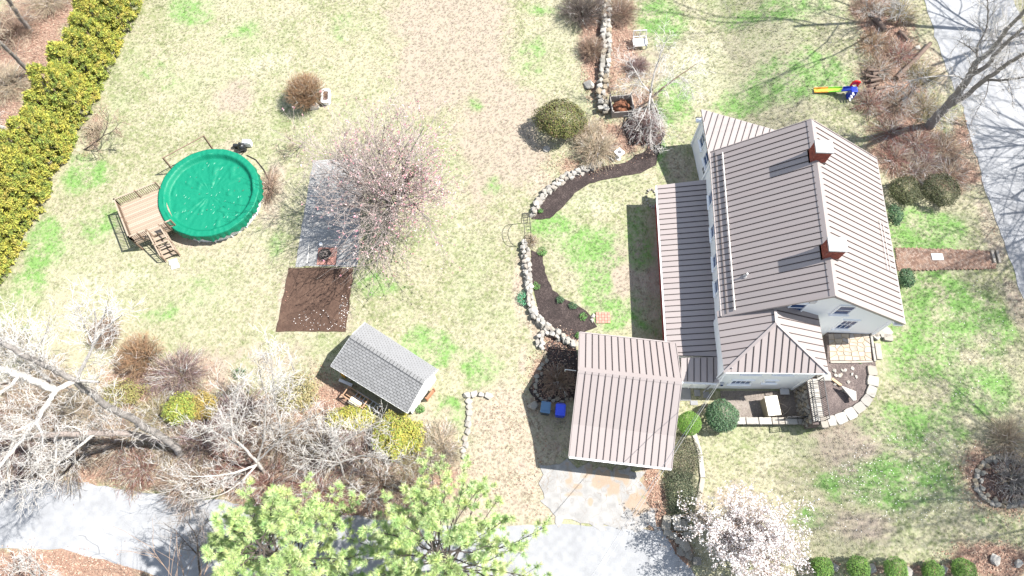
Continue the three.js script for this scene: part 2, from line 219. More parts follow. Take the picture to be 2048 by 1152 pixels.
// ---------------------------------------------------------------- roads, drive, pads and beds
const cellEdge = (x, y, n, seed) => { const xi = Math.floor(x), yi = Math.floor(y); let d1 = 9, d2 = 9; for (let j = -1; j < 2; j++) for (let i = -1; i < 2; i++) { const cx = ((xi + i) % n + n) % n, cy = ((yi + j) % n + n) % n, dx = xi + i + hash2(cx + seed, cy) - x, dy = yi + j + hash2(cx, cy + seed + 7) - y, d = Math.hypot(dx, dy); if (d < d1) { d2 = d1; d1 = d; } else if (d < d2) d2 = d; } return d2 - d1; };
const roadMap = (() => { const t = tex(1024, 1024, (x, y) => { const u = x / 1024, v = y / 1024, a = tnoise(u * 6, v * 6, 6), b = tnoise(u * 40, v * 40, 40), c = hash2(x, y); let k = .245 + (a - .5) * .05 + (b - .5) * .05 + (c - .5) * .09; const w = tnoise(u * 24, v * 24, 24); const cr = cellEdge(u * 5 + (w - .5) * .35, v * 5 + (a - .5) * .4, 5, 3); if (cr < .012 && a > .52) k *= .62; return [k * .985, k, k * 1.03]; }); t.repeat.set(1 / 12, 1 / 12); return t; })();
const roadMat = M([1, 1, 1], .95, { map: roadMap, bumpMap: bumpGrain(512, 3, 64, 170), bumpScale: .006 });
structure('side_lane', drape(rough(beds.lane, .12, .6, 5), .03), roadMat);
structure('street', drape(rough(beds.street, .12, .6, 9), .03), roadMat);
const driveMap = (() => { const t = tex(1024, 1024, (x, y) => { const u = x / 1024, v = y / 1024, a = tnoise(u * 7, v * 7, 7), b = tnoise(u * 34, v * 34, 34), c = hash2(x, y); let k = .24 + (b - .5) * .08 + (c - .5) * .11; let col = [k * 1.01, k * .985, k * .95]; const w = tnoise(u * 22, v * 22, 22) - .5; const c1 = cellEdge(u * 9 + w * .8, v * 9 + (b - .5) * .8 + (a - .5), 9, 3), c2 = cellEdge(u * 22 + w * 1.2, v * 22 + (b - .5), 22, 11); if (c1 < .014) col = mixc(col, [.15, .115, .09], .6); else if (c2 < .05 && a > .42) col = mixc(col, [.18, .145, .115], .55); const d = tnoise(u * 5 + 3, v * 5, 5) * .55 + b * .25 + tnoise(u * 14, v * 14, 14) * .3; if (d > .64) col = mixc(col, [.22 + c * .06, .15 + c * .05, .11], clamp((d - .64) * 9, 0, .7)); return col; }); t.repeat.set(1 / 10, 1 / 10); return t; })();
structure('driveway', drape(rough(beds.driveway, .42, .3, 3), .045), M([1, 1, 1], .95, { map: driveMap, bumpMap: bumpGrain(512, 2, 40, 120), bumpScale: .008 }));
structure('gravel_pad', drape(rough(beds.gravel_pad, .07, .4, 4), .04), M([1, 1, 1], .95, { map: grainTex([.225, .224, .22], [.12, .119, .116], [.33, .33, .325], 512, 3, [6, 40, 150], 2), bumpMap: bumpGrain(256, 1.5, 30, 90), bumpScale: .012 }));
const soilMap = grainTex([.066, .037, .025], [.038, .021, .014], [.115, .072, .05], 512, 4, [6, 30, 140], 5);
structure('soil_bed', drape(rough(beds.soil_bed, .05, .3, 6), .05), M([1, 1, 1], 1, { map: soilMap, bumpMap: bumpGrain(512, 3, 22, 90), bumpScale: .035 }));
const mulchMap = grainTex([.036, .025, .023], [.012, .009, .0085], [.12, .092, .082], 512, 2.4, [8, 40, 160], 9), mulchBump = bumpGrain(512, 2, 34, 120);
const mulchMat = M([1, 1, 1], 1, { map: mulchMap, bumpMap: mulchBump, bumpScale: .05 });
beds.mulch1 = outline([[1062, 438], [1076, 405], [1105, 375], [1150, 348], [1200, 334], [1250, 326], [1290, 300], [1305, 272], [1330, 262], [1318, 300], [1312, 330], [1282, 346], [1230, 357], [1180, 366], [1150, 388], [1120, 420], [1100, 436], [1082, 440]]);
beds.mulch2 = outline([[1062, 500], [1086, 510], [1090, 545], [1105, 580], [1130, 600], [1160, 612], [1180, 630], [1196, 655], [1165, 668], [1150, 690], [1125, 675], [1095, 655], [1078, 630], [1068, 590], [1062, 545]]);
beds.mulch3 = outline([[1086, 690], [1118, 668], [1152, 692], [1160, 730], [1150, 800], [1072, 806], [1058, 780], [1080, 745], [1094, 720]]);
beds.mulch4 = outline([[1265, 225], [1310, 215], [1318, 262], [1300, 290], [1255, 290], [1245, 250]]);
beds.ring = Array.from({ length: 26 }, (_, k) => G(2008 + 62 * Math.cos(k / 26 * 6.283), 962 + 52 * Math.sin(k / 26 * 6.283)));
for (const [k, l] of [['mulch1', 2], ['mulch2', 3], ['mulch3', 4]]) structure('mulch_bed', drape(rough(beds[k], .08, .35, l), .05), mulchMat);
const litMat = M([1, 1, 1], 1, { map: grainTex([.13, .085, .07], [.04, .028, .024], [.27, .19, .155], 512, 2.4, [8, 40, 160], 4), bumpMap: mulchBump, bumpScale: .05 });
structure('leaf_mulch', drape(rough(beds.mulch4, .1, .35, 7), .05), mulchMat);
structure('leaf_mulch', drape(rough(beds.ring, .06, .35, 8), .055), litMat);

// ---------------------------------------------------------------- shapes for buildings
function newell(poly) { const n = V(0, 0, 0); for (let i = 0; i < poly.length; i++) { const a = poly[i], b = poly[(i + 1) % poly.length]; n.x += (a.y - b.y) * (a.z + b.z); n.y += (a.z - b.z) * (a.x + b.x); n.z += (a.x - b.x) * (a.y + b.y); } return n.normalize(); }
// a flat convex slab: face at the given outline, thickness going back along the normal
function slab(poly, t, towards, gb = new GB(), col) {
  let n = newell(poly); if (towards && n.dot(towards) < 0) { poly = [...poly].reverse(); n = n.negate(); }
  const d = V(0, 0, 0).addScaledVector(n, -t), e0 = poly[1].clone().sub(poly[0]).normalize(), e1 = V().crossVectors(n, e0), k = gb.count;
  for (const p of poly) gb.v(p, n, p.clone().sub(poly[0]).dot(e0), p.clone().sub(poly[0]).dot(e1), col);
  for (let i = 1; i < poly.length - 1; i++) gb.i.push(k, k + i, k + i + 1);
  const k2 = gb.count, m = n.clone().negate(); for (const p of poly) gb.v(p.clone().add(d), m, p.clone().sub(poly[0]).dot(e0), p.clone().sub(poly[0]).dot(e1), col);
  for (let i = 1; i < poly.length - 1; i++) gb.i.push(k2, k2 + i + 1, k2 + i);
  for (let i = 0; i < poly.length; i++) { const a = poly[i], b = poly[(i + 1) % poly.length]; gb.quad(a, a.clone().add(d), b.clone().add(d), b, col); }
  return gb;
}
function clipPoly(poly, dir, lo, hi) { const side = (pts, f) => { const o = []; for (let i = 0; i < pts.length; i++) { const a = pts[i], b = pts[(i + 1) % pts.length], da = f(a), db = f(b); if (da >= 0) o.push(a); if ((da >= 0) !== (db >= 0)) o.push(a.clone().lerp(b, da / (da - db))); } return o; }; return side(side(poly, p => p.dot(dir) - lo), p => hi - p.dot(dir)); }
const roofTones = [[.262, .226, .215], [.267, .231, .22], [.256, .222, .212], [.263, .225, .214]].map(c => M(c, .42, { metalness: .0, bumpMap: bumpGrain(256, 1.2, 6, 30), bumpScale: .0025 }));
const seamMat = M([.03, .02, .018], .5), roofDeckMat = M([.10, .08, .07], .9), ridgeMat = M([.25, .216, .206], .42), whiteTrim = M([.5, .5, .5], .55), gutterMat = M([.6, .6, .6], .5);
// a standing-seam roof plane: deck, one metal pan per strip, one upright seam between pans
function metalRoof(parent, poly, fall, spacing, name = 'roof', endGap = .22, phase = 0) {
  let n = newell(poly); if (n.y < 0) { poly = [...poly].reverse(); n = n.negate(); }
  const f = fall.clone().addScaledVector(n, -fall.dot(n)).normalize(), across = V().crossVectors(n, f).normalize();
  const roof = mesh(name, slab(poly.map(p => p.clone().addScaledVector(n, -.03)), .14, n).geo(), roofDeckMat, parent);
  const s = poly.map(p => p.dot(across)), s0 = Math.min(...s), s1 = Math.max(...s), cnt = Math.max(1, Math.round((s1 - s0) / spacing)), w = (s1 - s0) / cnt;
  for (let k = 0; k < cnt; k++) {
    const strip = clipPoly(poly, across, s0 + k * w + .012, s0 + (k + 1) * w - .012); if (strip.length < 3) continue;
    mesh('roof_panel', slab(strip, .026, n).geo(), roofTones[(k * 7 + phase) % 4], roof);
    if (k) { const line = clipPoly(poly, across, s0 + k * w - .004, s0 + k * w + .004); if (line.length < 3) continue; line.sort((a, b) => a.dot(f) - b.dot(f)); const a = line[0].clone().add(line[1]).multiplyScalar(.5), b = line[line.length - 1].clone().add(line[line.length - 2]).multiplyScalar(.5); if (a.distanceTo(b) < .5) continue;
      const a2 = a.clone().addScaledVector(f, endGap), b2 = b.clone().addScaledVector(f, -.03), up = n.clone().multiplyScalar(.016);
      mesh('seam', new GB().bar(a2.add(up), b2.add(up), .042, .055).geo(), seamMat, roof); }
  }
  return roof;
}
function bar(parent, name, a, b, w, h, mat) { return mesh(name, new GB().bar(a, b, w, h ?? w).geo(), mat, parent); }
const wallMat = M([.78, .79, .78], .85, { bumpMap: bumpGrain(256, 2, 10, 90), bumpScale: .004 }), trimMat = M([.8, .81, .82], .6), paneMat = new THREE.MeshPhysicalMaterial({ color: C(.016, .045, .13), roughness: .2, metalness: 0, specularIntensity: .35 }), darkPane = paneMat;
const stoneFound = M([.22, .2, .17], .95);
// a window set on a wall: c = centre on the wall face, a = direction along the wall, n = outward
function windowOn(parent, c, a, n, w, h, sashes = 2, muntins = 0) {
  const up = V(0, 1, 0), gb = new GB(), o = c.clone().addScaledVector(n, .03), F = .11;
  const L = (x, y, d = 0) => o.clone().addScaledVector(a, x).addScaledVector(up, y).addScaledVector(n, d);
  gb.bar(L(-w / 2 - F / 2, -h / 2 - F), L(-w / 2 - F / 2, h / 2 + F), .09, F); gb.bar(L(w / 2 + F / 2, -h / 2 - F), L(w / 2 + F / 2, h / 2 + F), .09, F);
  const fr = new GB(); const bx = (x, y, sx, sy, d, dep) => { const m = new THREE.Matrix4().makeBasis(a.clone().multiplyScalar(sx), up.clone().multiplyScalar(sy), n.clone().multiplyScalar(dep)).setPosition(L(x, y, d)); return m; };
  fr.add(BOX, bx(-w / 2 - F / 2, 0, F, h + 2 * F, .01, .09)); fr.add(BOX, bx(w / 2 + F / 2, 0, F, h + 2 * F, .01, .09)); fr.add(BOX, bx(0, h / 2 + F / 2, w, F, .012, .092)); fr.add(BOX, bx(0, -h / 2 - F / 2, w, F, .012, .092));
  const win = mesh('window', fr.geo(), trimMat, parent);
  mesh('sill', new GB().add(BOX, bx(0, -h / 2 - F - .03, w + .34, .055, .05, .16)).geo(), trimMat, win);
  const sh = h / sashes;
  for (let s = 0; s < sashes; s++) { const y = -h / 2 + sh * (s + .5); mesh('pane', new GB().add(BOX, bx(0, y, w - .02, sh - .05, -.015 + s * .01, .02)).geo(), paneMat, win); if (s) mesh('sash_rail', new GB().add(BOX, bx(0, -h / 2 + sh * s, w, .05, .005, .05)).geo(), trimMat, win); for (let q = 1; q <= muntins; q++) mesh('muntin', new GB().add(BOX, bx(-w / 2 + w * q / (muntins + 1), y, .025, sh - .05, .004 + s * .01, .02)).geo(), trimMat, win); }
  return win;
}
const rayWall = (u, v, pt, n) => { const a = V(0, HEIGHT, 0), d = P(u, v, 0).sub(a); const t = pt.clone().sub(a).dot(n) / d.dot(n); return a.addScaledVector(d, t); };
const brickTones = [[.26, .062, .038], [.22, .052, .034], [.30, .08, .05], [.19, .05, .036]];
function bricksOn(gb, c, a, n, w, h, rnd) {          // running-bond bricks on a face, 8 mm proud of the mortar
  const up = V(0, 1, 0), bh = .075, bl = .215; for (let r = 0; r * bh < h - .03; r++) for (let k = -1; k * bl < w; k++) { const x0 = Math.max(0, k * bl + (r % 2) * bl / 2), x1 = Math.min(w, (k + 1) * bl + (r % 2) * bl / 2); if (x1 - x0 < .04) continue; const cx = (x0 + x1) / 2 - w / 2, cy = r * bh + bh / 2 - h / 2; gb.add(BOX, new THREE.Matrix4().makeBasis(a.clone().multiplyScalar(x1 - x0 - .014), up.clone().multiplyScalar(bh - .014), n.clone().multiplyScalar(.03)).setPosition(c.clone().addScaledVector(a, cx).addScaledVector(up, cy).addScaledVector(n, .001 + rnd() * .006)), brickTones[rnd() * 4 | 0]); }
}

// ---------------------------------------------------------------- the farmhouse
{
  const house = thing('farmhouse', 'large tan metal-roofed house with two brick chimneys and pale walls', 'house');
  const o = V(18.85, 0, -26.59), th = 2.52 * Math.PI / 180, E_ = V(Math.cos(th), 0, Math.sin(th)), S_ = V(-Math.sin(th), 0, Math.cos(th));
  const W_ = E_.clone().negate(), N_ = S_.clone().negate();
  const L = (a, b, h) => V(o.x + E_.x * a + S_.x * b, h, o.z + E_.z * a + S_.z * b);
  const RH = 9.5, EH = 5.4, HL = 11.91, WW = 5.25, WE = 6.0, OV = .42;
  // main roof
  const wp = [L(0, 0, RH), L(0, HL, RH), L(-WW, HL, EH), L(-WW, 0, EH)], ep = [L(0, 0, RH), L(0, HL, RH), L(WE, HL, EH), L(WE, 0, EH)];
  metalRoof(house, wp, W_.clone().add(V(0, -1, 0)), .41); metalRoof(house, ep, E_.clone().add(V(0, -1, 0)), .41, 'roof', .42, 2);
  { const g = new GB(); const sW = (RH - EH) / WW, sE = (RH - EH) / WE; for (const [x, s] of [[-.24, sW], [.24, sE]]) { const drop = .24 * s; g.add(slab([L(0, -.03, RH + .035), L(0, HL + .03, RH + .035), L(x, HL + .03, RH - drop + .035), L(x, -.03, RH - drop + .035)], .03, V(0, 1, 0)).geo()); } mesh('ridge_cap', g.geo(), ridgeMat, house); }
  for (const [a, b, c, d] of [[0, -.03, -WW, -.03], [0, HL + .03, -WW, HL + .03], [0, -.03, WE, -.03], [0, HL + .03, WE, HL + .03]]) bar(house, 'rake_trim', L(a, b, RH - .06), L(c, d, EH - .06), .05, .2, ridgeMat);
  bar(house, 'gutter', L(-WW - .05, .02, EH - .08), L(-WW - .05, HL - .02, EH - .08), .07, .1, ridgeMat); bar(house, 'gutter', L(WE + .05, .02, EH - .08), L(WE + .05, HL - .02, EH - .08), .07, .1, ridgeMat);
  // walls
  const soff = .12, slopeW = (RH - EH) / WW, slopeE = (RH - EH) / WE, wx = -WW + .2, ex = WE - OV, topW = EH + .2 * slopeW - .22, topE = EH + OV * slopeE - .25;
  const gable = (b, nrm) => { const poly = [L(wx, b, -.2), L(ex, b, -.2), L(ex, b, topE), L(0, b, RH - .27), L(wx, b, topW)]; return mesh('gable_wall', slab(poly, .2, nrm).geo(), wallMat, house); };
  const yS = HL - .4, yN = .4; gable(yS, S_); gable(yN, N_);
  const wallW = mesh('wall', slab([L(wx, yN + .2, -.2), L(wx, yS - .2, -.2), L(wx, yS - .2, topW), L(wx, yN + .2, topW)], .2, W_).geo(), wallMat, house);
  mesh('wall', slab([L(ex, yN + .2, -.2), L(ex, yS - .2, -.2), L(ex, yS - .2, topE), L(ex, yN + .2, topE)], .2, E_).geo(), wallMat, house);
  for (const [x, b] of [[wx, yS], [ex, yS], [wx, yN], [ex, yN]]) bar(house, 'corner_board', L(x, b, -.1), L(x, b, x < 0 ? topW - .03 : topE - .03), .2, .2, trimMat);
  // boxed eave ends at the south-east and south-west
  for (const [x, d, t] of [[WE - .28, .26, EH], [-WW + .28, .26, EH]]) mesh('eave_return', new GB().add(BOX, new THREE.Matrix4().makeBasis(E_.clone().multiplyScalar(.56), V(0, .2, 0), S_.clone().multiplyScalar(.5)).setPosition(L(x, HL - .2, t - .24))).geo(), trimMat, house);
  // south gable windows
  for (const [u, v, w, h, s] of [[1592, 614, .85, 1.25, 2], [1688, 619, .9, 1.3, 2], [1692, 648, .9, 1.5, 2]]) windowOn(house, rayWall(u, v, L(0, yS, 3), S_), E_, S_, w, h, s, s === 2 && v > 640 ? 2 : 0);
  mesh('vent', new GB().add(BOX, new THREE.Matrix4().makeBasis(E_.clone().multiplyScalar(.36), V(0, .36, 0), S_.clone().multiplyScalar(.08)).setPosition(rayWall(1626, 603, L(0, yS, 3), S_).addScaledVector(S_, .04))).geo(), whiteTrim, house);
  for (const b of [2.9, 5.4, 7.6, 9.4]) windowOn(house, L(wx, b, 4.25), S_, W_, .8, 1.05);
  for (const b of [1.6, 4.0, 8.0, 10.4]) { windowOn(house, L(ex, b, 3.9), S_, E_, .85, 1.4); }
  { const d = mesh('door', new GB().add(BOX, new THREE.Matrix4().makeBasis(S_.clone().multiplyScalar(.95), V(0, 2.05, 0), E_.clone().multiplyScalar(.07)).setPosition(L(ex + .04, 6.1, 3.05))).geo(), M([.3, .05, .04], .5), house); mesh('handle', new THREE.SphereGeometry(.035, 10, 8).translate(...L(ex + .11, 6.45, 3.0).toArray()), M([.5, .4, .15], .3, { metalness: 1 }), d); }
  // snow rails and a vent pipe on the roof
  { const g = new GB(), f = .13; const pt = (a, b) => L(a, b, RH + a * (a < 0 ? slopeW : -slopeE) + .11); g.tube([pt(-WW + .62, .35), pt(-WW + .62, HL - .2)], .042, .042, 8); mesh('snow_rail', g.geo(), M([.5, .48, .46], .4), house); const q = new GB(); for (const x of [WE - .55, WE - .85]) q.tube([pt(x, 5.1), pt(x, 8.6)], .022, .022, 6); mesh('snow_rail', q.geo(), M([.45, .42, .4], .4), house); for (let b = 0; b < 9; b++) for (const x of [-WW + .62]) mesh('rail_bracket', new GB().bar(L(x + .1, .6 + b * 1.3, RH + (x + .1) * slopeW + .0), pt(x, .6 + b * 1.3), .05, .05).geo(), ridgeMat, house); mesh('snow_stop', new GB().bar(L(-WW + .22, .1, EH + .22 * slopeW + .03), L(-WW + .22, HL - .1, EH + .22 * slopeW + .03), .03, .04).geo(), seamMat, house);
    const vp = L(-3.95, 9.6, RH - 3.95 * slopeW); mesh('vent_pipe', new THREE.CylinderGeometry(.055, .055, .5, 12).translate(vp.x, vp.y + .2, vp.z), whiteTrim, house); mesh('pipe_boot', new THREE.CylinderGeometry(.07, .16, .1, 12).translate(vp.x, vp.y + .04, vp.z), M([.25, .24, .24], .5), house); }
  // chimneys
  const rb = rng(5); const capTex = grainTex([.33, .33, .325], [.19, .19, .19], [.43, .43, .42], 256, .9, [5, 12, 60], 1);
  for (const [u, v, cc] of [[1649, 292, 1], [1676, 488, 2]]) {
    const top = P(u, v, 10.45), cx = top.x, cz = top.z, base = 8.75, hh = 10.3 - base, ws = .94, ds = .8;
    const core = mesh('chimney', new GB().add(BOX, new THREE.Matrix4().makeBasis(E_.clone().multiplyScalar(ws), V(0, hh, 0), S_.clone().multiplyScalar(ds)).setPosition(V(cx, base + hh / 2, cz))).geo(), M([.33, .27, .24], .95), house);
    const gb = new GB(), c = V(cx, base + hh / 2, cz); bricksOn(gb, c.clone().addScaledVector(S_, ds / 2), E_, S_, ws, hh, rb); bricksOn(gb, c.clone().addScaledVector(N_, ds / 2), E_, N_, ws, hh, rb); bricksOn(gb, c.clone().addScaledVector(W_, ws / 2), S_, W_, ds, hh, rb); bricksOn(gb, c.clone().addScaledVector(E_, ws / 2), S_, E_, ds, hh, rb);
    mesh('bricks', gb.geo(), M([1, 1, 1], .9, { vertexColors: true }), core, 'stuff');
    mesh('cap', new RoundedBoxGeometry(1.08, .12, .92, 2, .02).applyMatrix4(new THREE.Matrix4().makeBasis(E_, V(0, 1, 0), S_).setPosition(V(cx, 10.38, cz))), M([1, 1, 1], .85, { map: capTex }), core);
    const fl = new GB(); for (const s of [-1, 1]) { fl.add(BOX, new THREE.Matrix4().makeBasis(E_.clone().multiplyScalar(ws + .12), V(0, .3, 0), S_.clone().multiplyScalar(.03)).setPosition(V(cx, 9.12, cz).addScaledVector(S_, s * (ds / 2 + .03)))); }
    fl.add(BOX, new THREE.Matrix4().makeBasis(S_.clone().multiplyScalar(ds + .12), V(0, .34, 0), E_.clone().multiplyScalar(.03)).setPosition(V(cx, 9.18, cz).addScaledVector(W_, ws / 2 + .03)));
    mesh('flashing', fl.geo(), M([.07, .055, .05], .5), core);
  }
  // western lean-to
  const a1 = P(1314, 371, 2.5), a2 = P(1412, 359, 3.15), a3 = P(1441, 713, 3.15), a4 = P(1335, 710, 2.5);
  metalRoof(house, [a2, a3, a4, a1], V(-1, -.2, 0), .41, 'porch_roof', .02, 1);
  { const q = [P(1334, 706, 2.52), P(1365, 717, 2.7), P(1440, 713, 3.16), P(1440, 708, 3.16)]; }
  bar(house, 'gutter', a1.clone().add(V(-.06, -.07, 0)), a4.clone().add(V(-.06, -.07, 0)), .1, .1, gutterMat);
  { const ins = (p, dx, dz, h) => V(p.x + dx, h, p.z + dz); const b1 = ins(a1, .3, .25, 2.35), b4 = ins(a4, .3, -.2, 2.35), c1 = ins(a1, .3, .25, -.2), c4 = ins(a4, .3, -.2, -.2), b2 = ins(a2, 0, .25, 2.9), c2 = ins(a2, 0, .25, -.2), b3 = ins(a3, 0, -.2, 2.9), c3 = ins(a3, 0, -.2, -.2);
    mesh('porch_wall', slab([c1, c4, b4, b1], .15, V(-1, 0, 0)).geo(), M([.34, .05, .04], .8), house); mesh('porch_wall', slab([c1, c2, b2, b1], .15, V(0, 0, -1)).geo(), wallMat, house); mesh('porch_wall', slab([c4, c3, b3, b4], .15, V(0, 0, 1)).geo(), wallMat, house); }
  // north-west wing: a low roof running off behind the main gable
  const A = P(1403, 218, 4.15), B = P(1552, 260, 4.15), Cc = P(1420, 312, 3.35), D = P(1580, 300, 3.5);
  { const fall = P(1449, 295, 3.5).sub(P(1466, 238, 4.0)); const nrm = newell([A, B, Cc]); if (nrm.y < 0) nrm.negate(); const hAt = (x, z) => A.y - (nrm.x * (x - A.x) + nrm.z * (z - A.z)) / nrm.y; const Bs = B.clone().lerp(D, 0); const far = V(B.x + .5, 0, -24.9); far.y = hAt(far.x, far.z); const near = V(Cc.x, 0, -24.9); near.y = hAt(near.x, near.z);
    const Bx = B.clone().add(B.clone().sub(A).setLength(1.2)); Bx.y = hAt(Bx.x, Bx.z);
    metalRoof(house, [A, Bx, V(Bx.x, hAt(Bx.x, -26.25), -26.25), V(Cc.x + .1, hAt(Cc.x + .1, -26.25), -26.25)], fall, .42, 'wing_roof', .02, 3);
    bar(house, 'rake_trim', A.clone().add(V(0, -.06, 0)), V(Cc.x + .1, hAt(Cc.x + .1, -26.25) - .06, -26.25), .05, .16, ridgeMat);
    const iw = .22, wA = V(A.x + iw, 0, A.z + .3), wC = V(Cc.x + iw + .05, 0, -25.6), wC2 = V(Cc.x + iw + .3, 0, -25.0);
    const yA = hAt(wA.x, wA.z) - .2, yC = hAt(wC.x, wC.z) - .25; const south = V(L(wx - .15, 3.4, 0).x, 0, L(wx - .15, 3.4, 0).z);
    const nW = V(-(wC.z - wA.z), 0, wC.x - wA.x).normalize(); if (nW.x > 0) nW.negate();
    const ww = mesh('wing_wall', slab([V(wA.x, -.2, wA.z), V(wC.x, -.2, wC.z), V(wC.x, yC, wC.z), V(wA.x, yA, wA.z)], .2, nW).geo(), wallMat, house);
    const eN = B.clone().sub(A).setY(0).normalize(), nN = V(eN.z, 0, -eN.x); if (nN.z > 0) nN.negate(); const wB = V(B.x + .6, 0, B.z + .55); mesh('wing_wall', slab([V(wA.x + .02, -.2, wA.z), V(wB.x, -.2, wB.z), V(wB.x, yA - .05, wB.z), V(wA.x + .02, yA - .05, wA.z)], .2, nN).geo(), wallMat, house);
    const along = wC.clone().sub(wA).normalize(); windowOn(house, V(wA.x, 2.55, wA.z).addScaledVector(along, 1.35).setY(2.6), along, nW, .75, 1.15); windowOn(house, V(wA.x, 2.6, wA.z).addScaledVector(along, 2.9).setY(2.55), along, nW, .75, 1.15);
    { const g = new GB(), ac = V(wA.x, 0, wA.z).addScaledVector(along, 3.85).addScaledVector(nW, .22).setY(2.5); const m = new THREE.Matrix4().makeBasis(along, V(0, 1, 0), nW).setPosition(ac); const u = mesh('air_conditioner', new RoundedBoxGeometry(.62, .42, .45, 2, .03).applyMatrix4(m), M([.6, .6, .6], .5), house); const q = new GB(); for (const k of [-.15, .15]) q.add(BOX, new THREE.Matrix4().makeBasis(along.clone().multiplyScalar(.22), V(0, .3, 0), nW.clone().multiplyScalar(.02)).setPosition(ac.clone().addScaledVector(along, k).addScaledVector(nW, .225))); mesh('grille', q.geo(), M([.05, .055, .07], .7), u); }
    bar(house, 'corner_board', V(wA.x, -.1, wA.z), V(wA.x, yA - .05, wA.z), .16, .16, trimMat);
    mesh('eave_return', new GB().add(BOX, new THREE.Matrix4().makeBasis(E_.clone().multiplyScalar(.42), V(0, .18, 0), S_.clone().multiplyScalar(.34)).setPosition(V(wA.x - .2, yA - .75, wA.z - .05))).geo(), trimMat, house);
    bar(house, 'gutter', V(wA.x - .45, yA - .64, wA.z - .2), V(wA.x + .1, yA - .62, wA.z - .2), .06, .05, seamMat);
    // link from the wing back along the main west wall
    mesh('wall', slab([V(wC.x, -.2, wC.z), L(wx - .02, .5, -.2), L(wx - .02, .5, yC), V(wC.x, yC, wC.z)], .15, W_).geo(), wallMat, house);
  }
  // hip-roofed south wing
  const hE = 5.2, hT = 7.0, sw = P(1448, 745, hE), se = P(1658, 747, hE), nw0 = L(0, 0, 0), zb = L(0, yS + .01, 0).z;
  const nw = V(sw.x - .02, hE, L(-6, yS + .02, 0).z), ne = V(se.x - .05, hE, L(0, yS + .02, 0).z), tip = P(1553, 646, hT), back = V(tip.x + .05, hT, L(-2, yS + .02, 0).z);
  metalRoof(house, [nw, sw, tip, back], V(-1, -.5, 0), .44, 'hip_roof', .05, 0); metalRoof(house, [sw, se, tip], V(0, -.5, 1), .43, 'hip_roof', .1, 1); metalRoof(house, [se, ne, back, tip], V(1, -.5, 0), .44, 'hip_roof', .05, 2);
  for (const [a, b] of [[tip, sw], [tip, se], [back, tip]]) bar(house, 'hip_cap', a.clone().add(V(0, .03, 0)), b.clone().add(V(0, .03, 0)), .17, .05, ridgeMat);
  { const ins = .32, x0 = sw.x + ins, x1 = se.x - ins, z1s = sw.z - ins, z1e = se.z - ins; const sW = slab([V(x0, -.2, z1s), V(x1, -.2, z1e), V(x1, hE - .1, z1e), V(x0, hE - .1, z1s)], .2, V(0, 0, 1)); const wl = mesh('wall', sW.geo(), wallMat, house); const nS = V(-(z1e - z1s), 0, x1 - x0).normalize(), aS = V(x1 - x0, 0, z1e - z1s).normalize();
    mesh('wall', slab([V(x0, -.2, z1s - .2), V(x0, -.2, nw.z + .05), V(x0, hE - .1, nw.z + .05), V(x0, hE - .1, z1s - .2)], .2, V(-1, 0, 0)).geo(), wallMat, house); mesh('wall', slab([V(x1, -.2, z1e - .2), V(x1, -.2, ne.z + .05), V(x1, hE - .1, ne.z + .05), V(x1, hE - .1, z1e - .2)], .2, V(1, 0, 0)).geo(), wallMat, house);
    bar(house, 'corner_board', V(x0, -.1, z1s), V(x0, hE - .15, z1s), .16, .16, trimMat); bar(house, 'corner_board', V(x1, -.1, z1e), V(x1, hE - .15, z1e), .14, .14, wallMat);
    const fp = (u, v) => rayWall(u, v, V(x0, 0, z1s), nS);
    windowOn(house, fp(1482, 763), aS, nS, 1.25, .8, 1, 3); windowOn(house, fp(1541, 762), aS, nS, .7, .38, 1, 0); for (const u of [1499, 1564]) windowOn(house, fp(u, 749).setY(4.35), aS, nS, 1.05, .75, 1, 1);
    bar(house, 'eave_trim', sw.clone().add(V(.02, -.1, .0)), se.clone().add(V(-.02, -.1, 0)), .06, .14, trimMat);
    const dp = new GB(); dp.tube([V(x0 + .15, hE - .2, z1s + .25), V(x0 - .1, hE - .6, z1s + .1), V(x0 - .12, .3, z1s + .1), V(x0 - .3, .1, z1s + .3)], .045, .045, 8); mesh('downpipe', dp.geo(), M([.3, .3, .32], .5, { metalness: .3 }), house);
    const meter = mesh('meter_box', new RoundedBoxGeometry(.3, .42, .16, 2, .02).translate(x0 + .55, 1.5, z1s + .1), M([.4, .41, .42], .5), house); mesh('dial', new THREE.CylinderGeometry(.09, .09, .06, 14).rotateX(Math.PI / 2).translate(x0 + .55, 1.56, z1s + .2), paneMat, meter);
    bar(house, 'bracket_pole', V(x0 + .1, hE - .3, z1s + .12), V(x0 + .1, hE + .35, z1s + .12), .05, .05, M([.2, .2, .21], .5)); }
  // connector between house and garage
  const k1 = P(1362, 716, 3.15), k2 = P(1440, 714, 3.15), k3 = P(1438, 766, 2.55), k4 = P(1362, 763, 2.55);
  metalRoof(house, [k1, k2, k3, k4], V(0, -.3, 1), .41, 'link_roof', .02, 2);
  bar(house, 'gutter', k4.clone().add(V(0, -.08, .06)), k3.clone().add(V(-.1, -.08, .06)), .1, .1, gutterMat);
  mesh('wall', slab([V(k4.x, -.1, k4.z - .25), V(k3.x, -.1, k3.z - .25), V(k3.x, 2.45, k3.z - .25), V(k4.x, 2.45, k4.z - .25)], .15, V(0, 0, 1)).geo(), wallMat, house);
  bar(house, 'downpipe', V(k4.x + 1.05, .1, k4.z - .18), V(k4.x + 1.05, 2.45, k4.z - .18), .07, .07, gutterMat);
}
